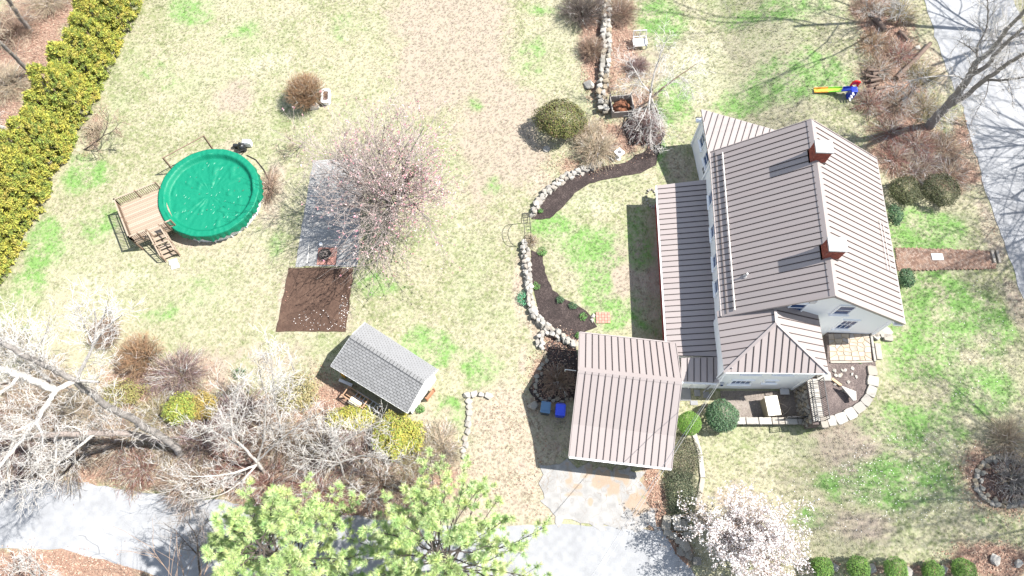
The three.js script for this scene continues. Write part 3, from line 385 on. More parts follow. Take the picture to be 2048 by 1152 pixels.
// ---------------------------------------------------------------- the garage
{
  const gar = thing('garage', 'tan metal-roofed garage with kinked roof facing the cracked driveway', 'garage');
  const th = 6.7 * Math.PI / 180, E_ = V(Math.cos(th), 0, Math.sin(th)), S_ = V(-Math.sin(th), 0, Math.cos(th)), W_ = E_.clone().negate(), N_ = S_.clone().negate(), o = V(4.08, 0, -11.6);
  const L = (a, b, h) => V(o.x + E_.x * a + S_.x * b, h, o.z + E_.z * a + S_.z * b);
  const GL = 6.26, RH = 4.85, kb = 3.02, kh = 3.32, sb = 4.88, eh = 2.7, nb = -3.15;
  const roofS = metalRoof(gar, [L(0, 0, RH), L(GL, 0, RH), L(GL, kb, kh), L(0, kb, kh)], S_.clone().add(V(0, -.5, 0)), .41, 'roof', .02, 0);
  metalRoof(gar, [L(0, kb, kh), L(GL, kb, kh), L(GL, sb, eh), L(0, sb, eh)], S_.clone().add(V(0, -.3, 0)), .41, 'roof', .0, 0);
  metalRoof(gar, [L(0, 0, RH), L(GL, 0, RH), L(GL, nb, eh), L(0, nb, eh)], N_.clone().add(V(0, -.6, 0)), .41, 'roof', .3, 2);
  { const g = new GB(); for (const [b, d] of [[.16, .16 * (RH - kh) / kb], [-.3, .3 * (RH - eh) / -nb]]) g.add(slab([L(-.03, 0, RH + .03), L(GL + .03, 0, RH + .03), L(GL + .03, b, RH - d + .03), L(-.03, b, RH - d + .03)], .03, V(0, 1, 0)).geo()); mesh('ridge_cap', g.geo(), ridgeMat, gar); }
  for (const a of [-.03, GL + .03]) { bar(gar, 'rake_trim', L(a, 0, RH - .07), L(a, nb, eh - .07), .05, .18, ridgeMat); bar(gar, 'rake_trim', L(a, 0, RH - .07), L(a, kb, kh - .07), .05, .18, ridgeMat); bar(gar, 'rake_trim', L(a, kb, kh - .07), L(a, sb, eh - .07), .05, .18, ridgeMat); }
  bar(gar, 'gutter', L(0, sb + .06, eh - .06), L(GL, sb + .06, eh - .06), .1, .1, M([.7, .7, .7], .45)); bar(gar, 'gutter', L(0, nb - .06, eh - .06), L(GL - .3, nb - .06, eh - .06), .07, .09, ridgeMat);
  const i = .28, x0 = i, x1 = GL - i, s1 = sb - .35, n1 = nb + .35, tS = eh + .05, tN = eh + .1;
  for (const [x, n] of [[x0, W_], [x1, E_]]) mesh('wall', slab([L(x, s1, -.2), L(x, n1, -.2), L(x, n1, tN), L(x, 0, RH - .25), L(x, kb, kh - .2), L(x, s1, tS - .12)], .18, n).geo(), wallMat, gar);
  mesh('wall', slab([L(x0 + .18, n1, -.2), L(x1 - .18, n1, -.2), L(x1 - .18, n1, tN - .1), L(x0 + .18, n1, tN - .1)], .18, N_).geo(), wallMat, gar);
  mesh('wall', slab([L(x0 + .18, s1, 2.25), L(x1 - .18, s1, 2.25), L(x1 - .18, s1, tS - .14), L(x0 + .18, s1, tS - .14)], .18, S_).geo(), wallMat, gar);
  for (const [c, w] of [[x0 + .18 + 1.4, 2.45], [x1 - .18 - 1.4, 2.45]]) { const d = mesh('garage_door', slab([L(c - w / 2, s1 - .06, .02), L(c + w / 2, s1 - .06, .02), L(c + w / 2, s1 - .06, 2.25), L(c - w / 2, s1 - .06, 2.25)], .06, S_).geo(), M([.62, .63, .62], .6), gar); for (let r = 0; r < 4; r++) for (let q = 0; q < 4; q++) mesh('door_panel', new GB().add(BOX, new THREE.Matrix4().makeBasis(E_.clone().multiplyScalar(.5), V(0, .42, 0), S_.clone().multiplyScalar(.03)).setPosition(L(c - .9 + q * .6, s1 - .05, .3 + r * .54))).geo(), M([.66, .67, .66], .6), d); }
  for (const c of [x0 + .27, (x0 + x1) / 2, x1 - .27]) bar(gar, 'door_post', L(c, s1 - .04, 0), L(c, s1 - .04, 2.24), c === (x0 + x1) / 2 ? .3 : .2, .12, trimMat);
  mesh('bracket_lamp', new GB().bar(L(-.05, -.45, 3.1), L(-.75, -.45, 3.12), .04, .04).bar(L(-.75, -.45, 3.12), L(-.75, -.38, 2.95), .05, .05).geo(), M([.6, .6, .58], .5), gar);
}
// ---------------------------------------------------------------- the shed
{
  const shed = thing('shed', 'small open-fronted shed with grey shingle roof and white gable', 'shed');
  const rL = P(702, 672, 3.15), rR = P(848, 765, 3.15), nL = P(730, 645, 2.25), nR = P(875, 739, 2.25), sL = P(662, 731, 2.2), sR = P(815, 825, 2.2);
  const rs = rng(77); const along = rR.clone().sub(rL).normalize();
  const tones = k => { const g = k; return [g, g * 1.005, g * 1.02]; };
  function shingled(a, b, c, d, lo, hi) {                 // a-b ridge, d-c eave
    const deck = mesh('roof', slab([a, b, c, d].map(p => p.clone().add(V(0, -.02, 0))), .08, V(0, 1, 0)).geo(), M([.12, .12, .12], .9), shed);
    const n = newell([a, b, c, d]); if (n.y < 0) n.negate(); const rows = 13, gb = new GB();
    for (let r = 0; r < rows; r++) { const t0 = r / rows, t1 = (r + 1.02) / rows, A = a.clone().lerp(d, t0), B = b.clone().lerp(c, t0), A1 = a.clone().lerp(d, Math.min(1.01, t1)), B1 = b.clone().lerp(c, Math.min(1.01, t1)), cols = 19; for (let k = -1; k < cols; k++) { const off = (r % 2) * .5, s0 = clamp((k + off) / cols, 0, 1), s1 = clamp((k + 1 + off) / cols - .006, 0, 1); if (s1 - s0 < .006) continue; const q = lo + (hi - lo) * rs(), e = .012 + rs() * .006; const p0 = A.clone().lerp(B, s0).addScaledVector(n, .002), p1 = A.clone().lerp(B, s1).addScaledVector(n, .002), p2 = A1.clone().lerp(B1, s1).addScaledVector(n, e + .026), p3 = A1.clone().lerp(B1, s0).addScaledVector(n, e + .026); const col = tones(q); const nn = newell([p0, p1, p2, p3]); nn.y > 0 ? gb.quad(p0, p1, p2, p3, col) : gb.quad(p3, p2, p1, p0, col); const d0 = V(0, -.04, 0); gb.quad(p3, p2, p2.clone().add(d0), p3.clone().add(d0), col); } }
    mesh('shingles', gb.geo(), M([1, 1, 1], .95, { vertexColors: true, side: THREE.DoubleSide }), deck, 'stuff');
  }
  shingled(rL, rR, sR, sL, .14, .175); shingled(rL, rR, nR, nL, .175, .19);  // sun shading put into the tones: sunward slope lighter, front slope darker
  { const gb = new GB(); for (let k = 0; k < 22; k++) { const p = rL.clone().lerp(rR, (k + .5) / 22), g = .15 + rs() * .02; gb.add(BOX, new THREE.Matrix4().makeBasis(along.clone().multiplyScalar(.29), V(0, .025, 0), V(-along.z, 0, along.x).multiplyScalar(.26)).setPosition(p.add(V(0, .02, 0))), [g, g, g]); } mesh('ridge_cap', gb.geo(), M([1, 1, 1], .95, { vertexColors: true }), shed, 'stuff'); }
  const side = V(-along.z, 0, along.x); if (side.z < 0) side.negate();          // towards the open front
  const gMat = M([.62, .62, .61], .7), inset = .18; const inn = (p, f, dn) => V(p.x, p.y + dn, p.z).addScaledVector(along, f);
  const nIn = p => p.clone().addScaledVector(side, .22), sIn = p => p.clone().addScaledVector(side, -.3);
  for (const [r, n, s, f, dir] of [[rR, nR, sR, -inset, 1], [rL, nL, sL, inset, -1]]) { const R0 = inn(r, f, -.16), N0 = inn(nIn(n), f, -.02), S0 = inn(sIn(s), f, .0); mesh('gable_wall', slab([V(N0.x, 0, N0.z), V(S0.x, 0, S0.z), V(S0.x, S0.y - .02, S0.z), R0, V(N0.x, N0.y - .02, N0.z)], .1, along.clone().multiplyScalar(dir)).geo(), gMat, shed); }
  { const a = inn(nIn(nL), inset, 0), b = inn(nIn(nR), -inset, 0); mesh('wall', slab([V(a.x, 0, a.z), V(b.x, 0, b.z), V(b.x, 2.2, b.z), V(a.x, 2.2, a.z)], .1, side.clone().negate()).geo(), gMat, shed); mesh('floor', slab([V(a.x, .08, a.z), V(b.x, .08, b.z), inn(sIn(sR), -inset, 0).setY(.08), inn(sIn(sL), inset, 0).setY(.08)], .06, V(0, 1, 0)).geo(), M([.09, .075, .06], .95), shed); }
  bar(shed, 'fascia', sL.clone().add(V(0, -.09, 0)).addScaledVector(side, .03), sR.clone().add(V(0, -.09, 0)).addScaledVector(side, .03), .05, .15, gMat); bar(shed, 'fascia', nL.clone().add(V(0, -.09, 0)), nR.clone().add(V(0, -.09, 0)), .04, .14, gMat);
  for (const [r, e] of [[rR, sR], [rR, nR], [rL, sL], [rL, nL]]) { const f = r === rR ? .02 : -.02; bar(shed, 'barge_board', r.clone().add(V(0, -.1, 0)).addScaledVector(along, f), e.clone().add(V(0, -.1, 0)).addScaledVector(along, f), .04, .16, gMat); }
  for (const t of [.32, .64]) { const p = sIn(sL.clone().lerp(sR, t)); bar(shed, 'post', V(p.x, .05, p.z), V(p.x, 2.12, p.z), .12, .12, gMat); for (const s of [-1, 1]) bar(shed, 'brace', V(p.x, 1.35, p.z), V(p.x, 2.08, p.z).addScaledVector(along, s * .6), .08, .08, gMat); }
}
// ---------------------------------------------------------------- stones
const rS = rng(4242);
const stoneGeos = Array.from({ length: 9 }, (_, k) => { const r = rng(100 + k), pts = []; for (let i = 0; i < 15; i++) { const a = r() * 6.283, y = r() * 2 - 1, q = Math.sqrt(1 - y * y * .8), s = .8 + r() * .3; pts.push(V(Math.cos(a) * q * s * .55, y * .5, Math.sin(a) * q * s * .55)); } return new ConvexGeometry(pts); });
const slabGeos = Array.from({ length: 5 }, (_, k) => { const r = rng(300 + k), pts = []; for (let i = 0; i < 8; i++) { const a = (i + (r() - .5) * .5) / 8 * 6.283, sx = Math.sign(Math.cos(a)) * Math.pow(Math.abs(Math.cos(a)), .3) * .5, sz = Math.sign(Math.sin(a)) * Math.pow(Math.abs(Math.sin(a)), .3) * .5; pts.push(V(sx * (.98 + r() * .08), -.5, sz * (.98 + r() * .08)), V(sx * (.94 + r() * .08), .5, sz * (.94 + r() * .08))); } return new ConvexGeometry(pts); });
const stoneTex = grainTex([.9, .89, .86], [.6, .58, .55], [1, 1, .98], 256, 1, [4, 14, 60], 3);
const stoneMats = [[.27, .255, .225], [.31, .295, .265], [.22, .21, .19], [.30, .27, .22], [.34, .325, .30], [.27, .225, .165]].map(c => M(c, .95, { map: stoneTex }));
const paleStone = [[.36, .345, .32], [.31, .295, .275], [.40, .385, .36], [.33, .30, .265]].map(c => M(c, .95, { map: stoneTex }));
function stone(parent, x, y, z, sx, sy, sz, mats = stoneMats, geos = stoneGeos, turn, name = 'stone') {
  const m = mesh(name, geos[rS() * geos.length | 0], mats[rS() * mats.length | 0], parent); m.position.set(x, y, z); m.scale.set(sx, sy, sz); m.rotation.y = turn ?? rS() * 6.283; if (geos === stoneGeos) m.rotation.set((rS() - .5) * .3, m.rotation.y, (rS() - .5) * .3); return m;
}
// a dry-stone wall along a surveyed line: courses of separate stones
function stoneWall(label, line, { width = .45, height = .5, size = .38, mats = stoneMats, name = 'stone_wall', cat = 'wall', two = true, jitter = .08 } = {}) {
  const pts = line.map(([u, v]) => G(u, v)), cv = new THREE.CatmullRomCurve3(pts.map(p => V(p.x, 0, p.z))), L = cv.getLength(), o = cv.getPointAt(0), base = V(o.x, gh(o.x, o.z), o.z);
  const t = thing(name, label, cat, [base.x, base.y, base.z]);
  const put = (d, off, y, s, g = stoneGeos) => { const q = cv.getPointAt(clamp(d / L, 0, 1)), tg = cv.getTangentAt(clamp(d / L, 0, 1)), nx = -tg.z, nz = tg.x, x = q.x + nx * off, z = q.z + nz * off; stone(t, x - base.x, gh(x, z) + y - base.y, z - base.z, s * rr(1, 1.35), Math.min(height, s) * rr(.75, 1.0), s * rr(.85, 1.1), mats, g, Math.atan2(-tg.z, tg.x) + rr(-.35, .35)); };
  const rows = two ? [[-width / 4, 1], [width / 4, 1]] : [[0, 1]];
  const lv = Math.max(1, Math.round(height / .26));
  for (let k = 0; k < lv; k++) for (const [off] of rows) for (let d = rS() * .2; d < L; d += size * rr(.85, 1.15)) put(d, off + rr(-jitter, jitter), (k + .42) * height / lv * .9, size * rr(.8, 1.12));
  return t;
}
stoneWall('curved dry-stone wall edging the mulch bed under the pale arching shrub', [[1197, 328], [1170, 340], [1140, 352], [1112, 370], [1090, 390], [1074, 412], [1066, 432]], { height: .45, size: .44, mats: paleStone });
stoneWall('long curved dry-stone wall from the arch down to the garage corner', [[1050, 488], [1052, 520], [1056, 560], [1060, 600], [1070, 632], [1092, 655], [1120, 674], [1152, 692]], { height: .55, size: .42, mats: paleStone });
stoneWall('short crooked run of stones branching off the long curved wall', [[1096, 662], [1084, 670], [1080, 682], [1087, 698]], { height: .4, size: .36, mats: paleStone });
stoneWall('ragged stone edging of the shaded bed beside the garage', [[1090, 705], [1088, 730], [1078, 750], [1066, 772], [1072, 792], [1100, 802], [1130, 800], [1146, 790]], { height: .22, size: .3, two: false, jitter: .2 });
stoneWall('straight old dry-stone wall between lawn and brush at the top', [[1212, -20], [1212, 30], [1211, 70], [1212, 110], [1207, 150], [1202, 190], [1206, 228]], { height: .7, size: .52, width: .7, mats: stoneMats.concat(paleStone) });
stoneWall('low row of pale stones along the edge of the dirt drive', [[938, 800], [937, 830], [934, 860], [930, 890], [925, 925]], { height: .25, size: .42, two: false, mats: paleStone });
stoneWall('stub of pale stones across the head of the dirt drive', [[930, 789], [952, 789], [985, 791]], { height: .35, size: .5, two: false, mats: paleStone });
{ // ring of stones round the shrub bed
  const c = G(2008, 960), t = thing('stone_ring', 'oval ring of rounded stones round a leafy shrub bed', 'stone ring', [c.x, c.y, c.z]);
  for (let k = 0; k < 34; k++) { const a = k / 34 * 6.283, q = G(2010 + 60 * Math.cos(a), 962 + 50 * Math.sin(a)); stone(t, q.x - c.x, gh(q.x, q.z) - c.y + .1, q.z - c.z, rr(.38, .55), rr(.28, .4), rr(.34, .46)); if (k % 2) { const b = G(2010 + 52 * Math.cos(a), 962 + 42 * Math.sin(a)); stone(t, b.x - c.x, gh(b.x, b.z) - c.y + .22, b.z - c.z, rr(.3, .42), rr(.22, .32), rr(.3, .4)); } }
}
{ const c = G(1303, 397), t = thing('stone_circle', 'small ring of white stones in the shade at the lean-to corner', 'stone ring', [c.x, c.y, c.z]); for (let k = 0; k < 15; k++) { const a = k / 15 * 6.283; stone(t, Math.cos(a) * .38, .07, Math.sin(a) * .75, rr(.16, .24), rr(.14, .2), rr(.16, .22), paleStone); } }
for (const [u, v, s, lab, m] of [[629, 216, .85, 'pointed white boulder at the foot of the brown twiggy bush', 2], [1178, 172, .95, 'pale flat boulder lying beside the straight old wall', 0], [1066, 811, .75, 'rounded boulder on the grass next to the grey-blue bin', 1], [904, 892, .5, 'small white stone left of the drive edging', 2], [1668, 1133, .62, 'grey boulder between the first and second globe shrubs', 1], [1741, 1137, .6, 'grey boulder between the second and third globe shrubs', 1], [1815, 1143, .6, 'grey boulder between the third and fourth globe shrubs', 1], [1884, 1139, .62, 'pale boulder between the fourth and fifth globe shrubs', 0], [1988, 1120, .7, 'pale boulder on the leaf litter, larger of the two by the corner', 2], [2034, 1126, .6, 'pale boulder at the bottom right corner of the lawn', 2], [1833, 98, .55, 'white stone standing upright in the brush by the lane', 2]]) {
  const p = G(u, v), b = mesh('boulder', stoneGeos[(u * 7 + v) % 9], paleStone[m], scene); b.position.set(p.x, p.y + s * .2, p.z); b.scale.set(s, s * .7, s * .9); b.rotation.y = u; tag(b, lab, 'boulder');
}
{ const p = G(1093, 299), c = mesh('stepping_stone', new THREE.CylinderGeometry(.27, .29, .12, 18), paleStone[1], scene); c.position.set(p.x, p.y + .06, p.z); tag(c, 'round flat stone disc on the lawn below the olive bush', 'stone'); }
// ---------------------------------------------------------------- terrace, court and walks south of the house
const TH = 2.08;
{
  const poly = [[1655, 664], [1745, 664], [1752, 735], [1749, 778], [1733, 813], [1700, 838], [1640, 849], [1626, 849], [1612, 756], [1655, 748]].map(([u, v]) => P(u, v, TH));
  const gb = new GB(), cw = poly.map(p => new THREE.Vector2(p.x, p.z)); const k = gb.count; for (const p of poly) gb.v(p, V(0, 1, 0), p.x, p.z); for (const [a, b, c] of THREE.ShapeUtils.triangulateShape(cw, [])) { const A = poly[a], B = poly[b], D = poly[c], s = (B.x - A.x) * (D.z - A.z) - (B.z - A.z) * (D.x - A.x); s < 0 ? gb.i.push(k + a, k + b, k + c) : gb.i.push(k + a, k + c, k + b); }
  for (let i = 0; i < poly.length; i++) { const a = poly[i], b = poly[(i + 1) % poly.length]; gb.quad(a, V(a.x, -.1, a.z), V(b.x, -.1, b.z), b); }
  structure('terrace', gb.geo(), M([1, 1, 1], 1, { map: grainTex([.11, .086, .08], [.04, .032, .03], [.23, .185, .165], 512, 2.2, [8, 40, 150], 6), bumpMap: mulchBump, bumpScale: .04, side: THREE.DoubleSide }));
  // flagstone floor: irregular slabs with open joints
  const fl = thing('flagstone_patio', 'patio of irregular tan flagstones beside the gable wall', 'patio', [0, TH, 0]);
  const q = [[1657, 668], [1738, 668], [1743, 721], [1660, 721]].map(([u, v]) => P(u, v, TH)), r = rng(9), seeds = [];
  mesh('joint_sand', slab([q[0], q[1], q[2], q[3]].map(p => V(p.x, .012, p.z)), .01, V(0, 1, 0)).geo(), M([.25, .19, .12], 1), fl);
  for (let j = 0; j < 6; j++) for (let i = 0; i < 6; i++) { const s = (i + .5 + (r() - .5) * .7) / 6, t = (j + .5 + (r() - .5) * .7) / 6; seeds.push(q[0].clone().lerp(q[1], s).lerp(q[3].clone().lerp(q[2], s), t)); }
  const tones = [[.36, .31, .26], [.30, .27, .24], [.40, .34, .27], [.33, .30, .28], [.38, .30, .24]].map(c => M(c, .9, { map: stoneTex }));
  seeds.forEach((s, n) => { let cell = q.map(p => p.clone()); for (const o of seeds) { if (o === s) continue; const d = o.clone().sub(s).setY(0), m = o.clone().add(s).multiplyScalar(.5), L = d.length(); d.normalize(); const lim = m.dot(d) - .022; cell = clipPoly(cell, d, -1e4, lim); if (cell.length < 3) break; } if (cell.length > 2) mesh('flagstone', slab(cell.map(p => V(p.x, .03 + (n % 4) * .004, p.z)), .03, V(0, 1, 0)).geo(), tones[n % 5], fl); });
  // kerb along the patio's east side
  const kb = thing('stone_kerb', 'straight pale stone kerb along the east side of the patio', 'kerb', [0, TH, 0]);
  for (const [a, b] of [[[1741, 668], [1745, 695]], [[1745, 696], [1749, 723]]]) mesh('kerb_stone', new GB().bar(P(...a, TH).setY(.06), P(...b, TH).setY(.06), .14, .12).geo(), paleStone[1], kb);
  for (const [a, b] of [[[1660, 725], [1700, 725]], [[1701, 725], [1744, 724]]]) mesh('kerb_stone', new GB().bar(P(...a, TH).setY(.06), P(...b, TH).setY(.06), .12, .12).geo(), paleStone[3], kb);
  const st = P(1753, 703, TH); const s1 = mesh('step_stone', new RoundedBoxGeometry(.38, .14, 1.1, 1, .03), paleStone[3], scene); s1.position.set(st.x + .1, gh(st.x, st.z) + .12, st.z); s1.rotation.y = -.05; tag(s1, 'single stone step outside the patio kerb', 'step');
  // curved cap of big flat stones
  const cap = thing('terrace_edging', 'curved border of big flat pale stones round the mulched terrace', 'stone border', [0, TH, 0]);
  const line = new THREE.CatmullRomCurve3([[1742, 732], [1745, 760], [1741, 785], [1728, 806], [1712, 820], [1692, 832], [1668, 841], [1640, 845]].map(([u, v]) => { const p = P(u, v, TH); return V(p.x, 0, p.z); })), LL = line.getLength(); let d = 0; let n = 0;
  while (d < LL - .2) { const w = rr(.5, .85), m = Math.min(LL, d + w), p = line.getPointAt((d + m) / 2 / LL), tg = line.getTangentAt((d + m) / 2 / LL); stone(cap, p.x, .07, p.z, (m - d) * .99, .14, rr(.6, .78), paleStone, slabGeos, Math.atan2(-tg.z, tg.x)); if (n % 2 === 0) stone(cap, p.x + tg.z * -.05, -.28, p.z + tg.x * .05, (m - d) * 1.0, .5, .5, stoneMats, slabGeos, Math.atan2(-tg.z, tg.x)); d = m; n++; }
  const corner = thing('corner_stones', 'heap of white stones at the corner below the gable wall', 'stone border', [0, TH, 0]);
  for (const [u, v, s] of [[1748, 668, .6], [1757, 664, .5], [1765, 668, .6], [1773, 664, .65], [1775, 676, .6], [1763, 658, .5], [1752, 675, .4]]) { const p = P(u, v, TH); stone(corner, p.x, gh(p.x, p.z) - TH + .1, p.z, s, .3, s * .8, paleStone, slabGeos); }
  // stepping rocks in the bed
  const bed = thing('bed_rocks', 'scatter of pale rocks and leaves in the terrace bed below the patio', 'rocks', [0, TH, 0]); for (let k = 0; k < 16; k++) { const p = P(1690 + (rS() - .5) * 45, 755 + (rS() - .5) * 40, TH); stone(bed, p.x, .04, p.z, rr(.12, .3), rr(.08, .16), rr(.12, .26), paleStone); }
  // west retaining wall of the terrace
  const rw = thing('retaining_wall', 'shadowed rubble wall below the black railing', 'wall', [0, 0, 0]); const wa = P(1613, 757, TH), wb = P(1628, 848, TH);
  for (let r2 = 0; r2 < 6; r2++) for (let k = 0; k < 9; k++) { const f = (k + (r2 % 2) * .5) / 9; const p = wa.clone().lerp(wb, clamp(f, 0, 1)); stone(rw, p.x - .02, .14 + r2 * .34, p.z, .36, .36, .4, stoneMats); }
  // stone steps along the wall top, with iron railing
  const steps = thing('stone_landing', 'narrow flight of pale slab steps behind the black railing', 'steps', [0, TH, 0]); for (let k = 0; k < 9; k++) { const a = P(1613 + 1.6 * k, 764 + 9.4 * k, TH), b = P(1634 + 1.5 * k, 762 + 9.4 * k, TH), c = a.clone().add(b).multiplyScalar(.5); const m = mesh('step', new RoundedBoxGeometry(a.distanceTo(b), .09 + .01 * (k % 2), .285, 1, .015), paleStone[k % 3], steps); m.position.set(c.x, .06, c.z); m.rotation.y = .06; }
  const iron = M([.012, .012, .014], .5, { metalness: .4 });
  function railing(label, a, b, h, gap = .12) { const t = thing('iron_railing', label, 'railing', [a.x, a.y, a.z]); const A = V(0, 0, 0), B = b.clone().sub(a); const up = V(0, h, 0); bar(t, 'top_rail', A.clone().add(up), B.clone().add(up), .05, .04, iron); bar(t, 'bottom_rail', A.clone().setY(.1), B.clone().add(V(0, .1, 0)), .035, .03, iron); const L = B.length(), n = Math.round(L / gap); for (let k = 0; k <= n; k++) { const p = B.clone().multiplyScalar(k / n); bar(t, k % Math.round(1.2 / gap) === 0 || k === n ? 'post' : 'baluster', p.clone().add(V(0, .02, 0)), p.clone().add(up), k % Math.round(1.2 / gap) === 0 || k === n ? .045 : .02, undefined, iron); } return t; }
  railing('long black iron railing beside the pale slab steps', P(1636, 762, TH + .02), P(1648, 842, TH + .02), .9); railing('black iron railing along the edge above the rubble wall', P(1613, 762, TH + .02), P(1626, 846, TH + .02), .9); railing('short black railing against the house wall corner', P(1612, 757, TH + .02), P(1636, 755, TH + .02), .9, .1); railing('short black railing at the end of the low court wall', P(1567, 838, .7), P(1612, 838, .85), .75, .12);
  const por = mesh('landing_slab', new RoundedBoxGeometry(.95, .12, .55, 1, .02), paleStone[1], scene); { const p = P(1647, 754, TH); por.position.set(p.x, TH + .06, p.z); } tag(por, 'grey landing slab at the corner under the hip roof', 'slab');
  { const a = P(1662, 758, TH), b = P(1681, 772, TH), log = mesh('timber_sleeper', new GB().bar(a.clone().add(V(0, .08, 0)), b.clone().add(V(0, .08, 0)), .16, .16).geo(), M([.38, .27, .17], .9), scene); tag(log, 'short tan timber lying across the terrace bed', 'timber'); }
  { // tapering white board with a round hole
    const sh = new THREE.Shape(); const pts = [[1682, 771], [1712, 783], [1713, 800], [1707, 801]].map(([u, v]) => P(u, v, TH + .5)); const c = pts[0].clone(); pts.forEach((p, i) => i ? sh.lineTo(p.x - c.x, -(p.z - c.z)) : sh.moveTo(0, 0)); const hc = P(1707, 786.5, TH + .5), hole = new THREE.Path(); hole.absarc(hc.x - c.x, -(hc.z - c.z), .12, 0, 6.283, true); sh.holes.push(hole);
    const t = thing('garden_bench_slab', 'tapering white slab with a round hole on the terrace edge', 'slab', [c.x, TH, c.z]); const g = new THREE.ExtrudeGeometry(sh, { depth: .09, bevelEnabled: true, bevelSize: .015, bevelThickness: .015, bevelSegments: 1, curveSegments: 18 }); g.rotateX(-Math.PI / 2); const m = mesh('top', g, paleStone[2], t); m.position.y = .4; const cup = mesh('hole_floor', new THREE.CylinderGeometry(.13, .13, .02, 18), M([.3, .24, .2], .9), t); cup.position.set(hc.x - c.x, .4, hc.z - c.z); for (const f of [.35, .85]) { const e = pts[0].clone().lerp(pts[2].clone().lerp(pts[1], .5), f); const l = mesh('support', new RoundedBoxGeometry(.22, .4, .16, 1, .02), stoneMats[2], t); l.position.set(e.x - c.x, .2, e.z - c.z); } }
}
{ // lower court
  structure('court', drape(outline([[1440, 782], [1608, 782], [1622, 845], [1462, 847], [1444, 830]]), .04, .5, 0), M([1, 1, 1], 1, { map: grainTex([.2, .17, .15], [.09, .075, .065], [.3, .27, .24], 512, 2.2, [5, 40, 150], 8), bumpMap: mulchBump, bumpScale: .03 }));
  const cw = thing('court_wall', 'low straight wall with white slab top in front of the house court', 'wall', [0, 0, 0]); let n = 0; for (let u = 1466; u < 1624; u += 26) { const a = P(u, 841, .62), b = P(Math.min(u + 25, 1626), 842, .62), c = a.clone().add(b).multiplyScalar(.5); const m = mesh('cap_stone', new RoundedBoxGeometry(b.x - a.x - .02, .1, .46, 1, .02), paleStone[n++ % 4], cw); m.position.set(c.x, .62, c.z); for (let k = 0; k < 3; k++) for (let r = 0; r < 3; r++) stone(cw, a.x + (b.x - a.x) * (k + .5) / 3, .1 + r * .19, c.z + .02 * r, .34, .24, .44, stoneMats); }
  const box = thing('storage_box', 'cream hinged box with sloping lid standing in the court', 'box', at(1535, 818)); const bx = P(1535, 818, 0); const body = mesh('body', new RoundedBoxGeometry(.78, .95, 1.2, 2, .02), M([.36, .3, .2], .7), box); body.position.y = .48; const lid = mesh('lid', new RoundedBoxGeometry(.86, .09, 1.3, 2, .02), M([.5, .46, .37], .5), box); lid.position.y = 1.02; lid.rotation.x = .04; box.rotation.y = .1; const rim = mesh('rim', new GB().box(0, .955, 0, .82, .03, 1.24).geo(), M([.36, .27, .17], .7), box); mesh('hinge', new GB().box(.0, 1.0, -.66, .1, .05, .04).geo(), M([.1, .1, .1], .5), box);
  const win = P(1569, 783, .3); const well = mesh('window_well_cover', new RoundedBoxGeometry(.62, .07, .42, 1, .02), M([.42, .42, .42], .7), scene); well.position.set(win.x, .32, win.z); tag(well, 'small grey paving block in the dark bed against the house wall', 'block');
  const drift = thing('court_branches', 'fallen pale branches lying in the corner of the court', 'branches', at(1575, 818)); for (const [a, b] of [[[1562, 834], [1583, 812]], [[1556, 815], [1568, 828]], [[1560, 806], [1575, 815]]]) { const p = P(...a, .1), q = P(...b, .25), o = drift.position; mesh('branch', new GB().tube([p.clone().sub(o), p.clone().lerp(q, .5).add(V(.05, .08, .03)).sub(o), q.clone().sub(o)], .035, .015, 5).geo(), M([.34, .3, .26], .9), drift); }
  // pavers by the connector
  const pav = thing('court_pavers', 'grey square pavers in the shaded corner by the link roof', 'pavers', at(1372, 790)); for (const [u, v, w, d] of [[1370, 789, .75, .85], [1394, 786, .4, .45], [1412, 790, .4, .4], [1388, 806, .5, .3]]) { const p = G(u, v), m = mesh('paver', new RoundedBoxGeometry(w, .06, d, 1, .015), M([.2, .2, .205], .9), pav); m.position.set(p.x - pav.position.x, .03, p.z - pav.position.z); }
  // stone kerb and path south of it
  const kk = thing('garden_kerb', 'row of long pale kerb stones between the dark ground cover and the front lawn', 'kerb', [0, 0, 0]); for (const [a, b, m] of [[[1388, 868], [1400, 910], 0], [[1400, 912], [1405, 955], 2], [[1405, 957], [1400, 985], 3], [[1400, 987], [1388, 1012], 3]]) mesh('kerb_stone', new GB().bar(G(...a).add(V(0, .05, 0)), G(...b).add(V(0, .05, 0)), .3, .16).geo(), paleStone[m], kk);
  // ledge of boulders at the drive corner
  const lg = thing('rock_ledge', 'stepped ledge of cut grey blocks at the corner of the drive', 'rocks', at(1345, 1050)); for (const [u, v, sx, sy, sz] of [[1332, 1046, .55, .3, .95], [1352, 1046, .5, .45, 1.0], [1366, 1048, .45, .4, .6], [1374, 1034, .4, .4, .7], [1334, 1066, .5, .3, .4], [1345, 1072, .5, .35, .4], [1356, 1082, .7, .4, .6], [1368, 1092, .8, .5, .9], [1360, 1104, .7, .4, .7], [1378, 1112, .7, .4, .6], [1392, 1122, .5, .4, .5], [1372, 1072, .5, .5, .5]]) { const p = G(u, v); stone(lg, p.x - lg.position.x, sy / 2 - .05, p.z - lg.position.z, sx, sy, sz, stoneMats.slice(0, 3), sx > .6 ? stoneGeos : slabGeos, rr(-.25, .1)); }
}
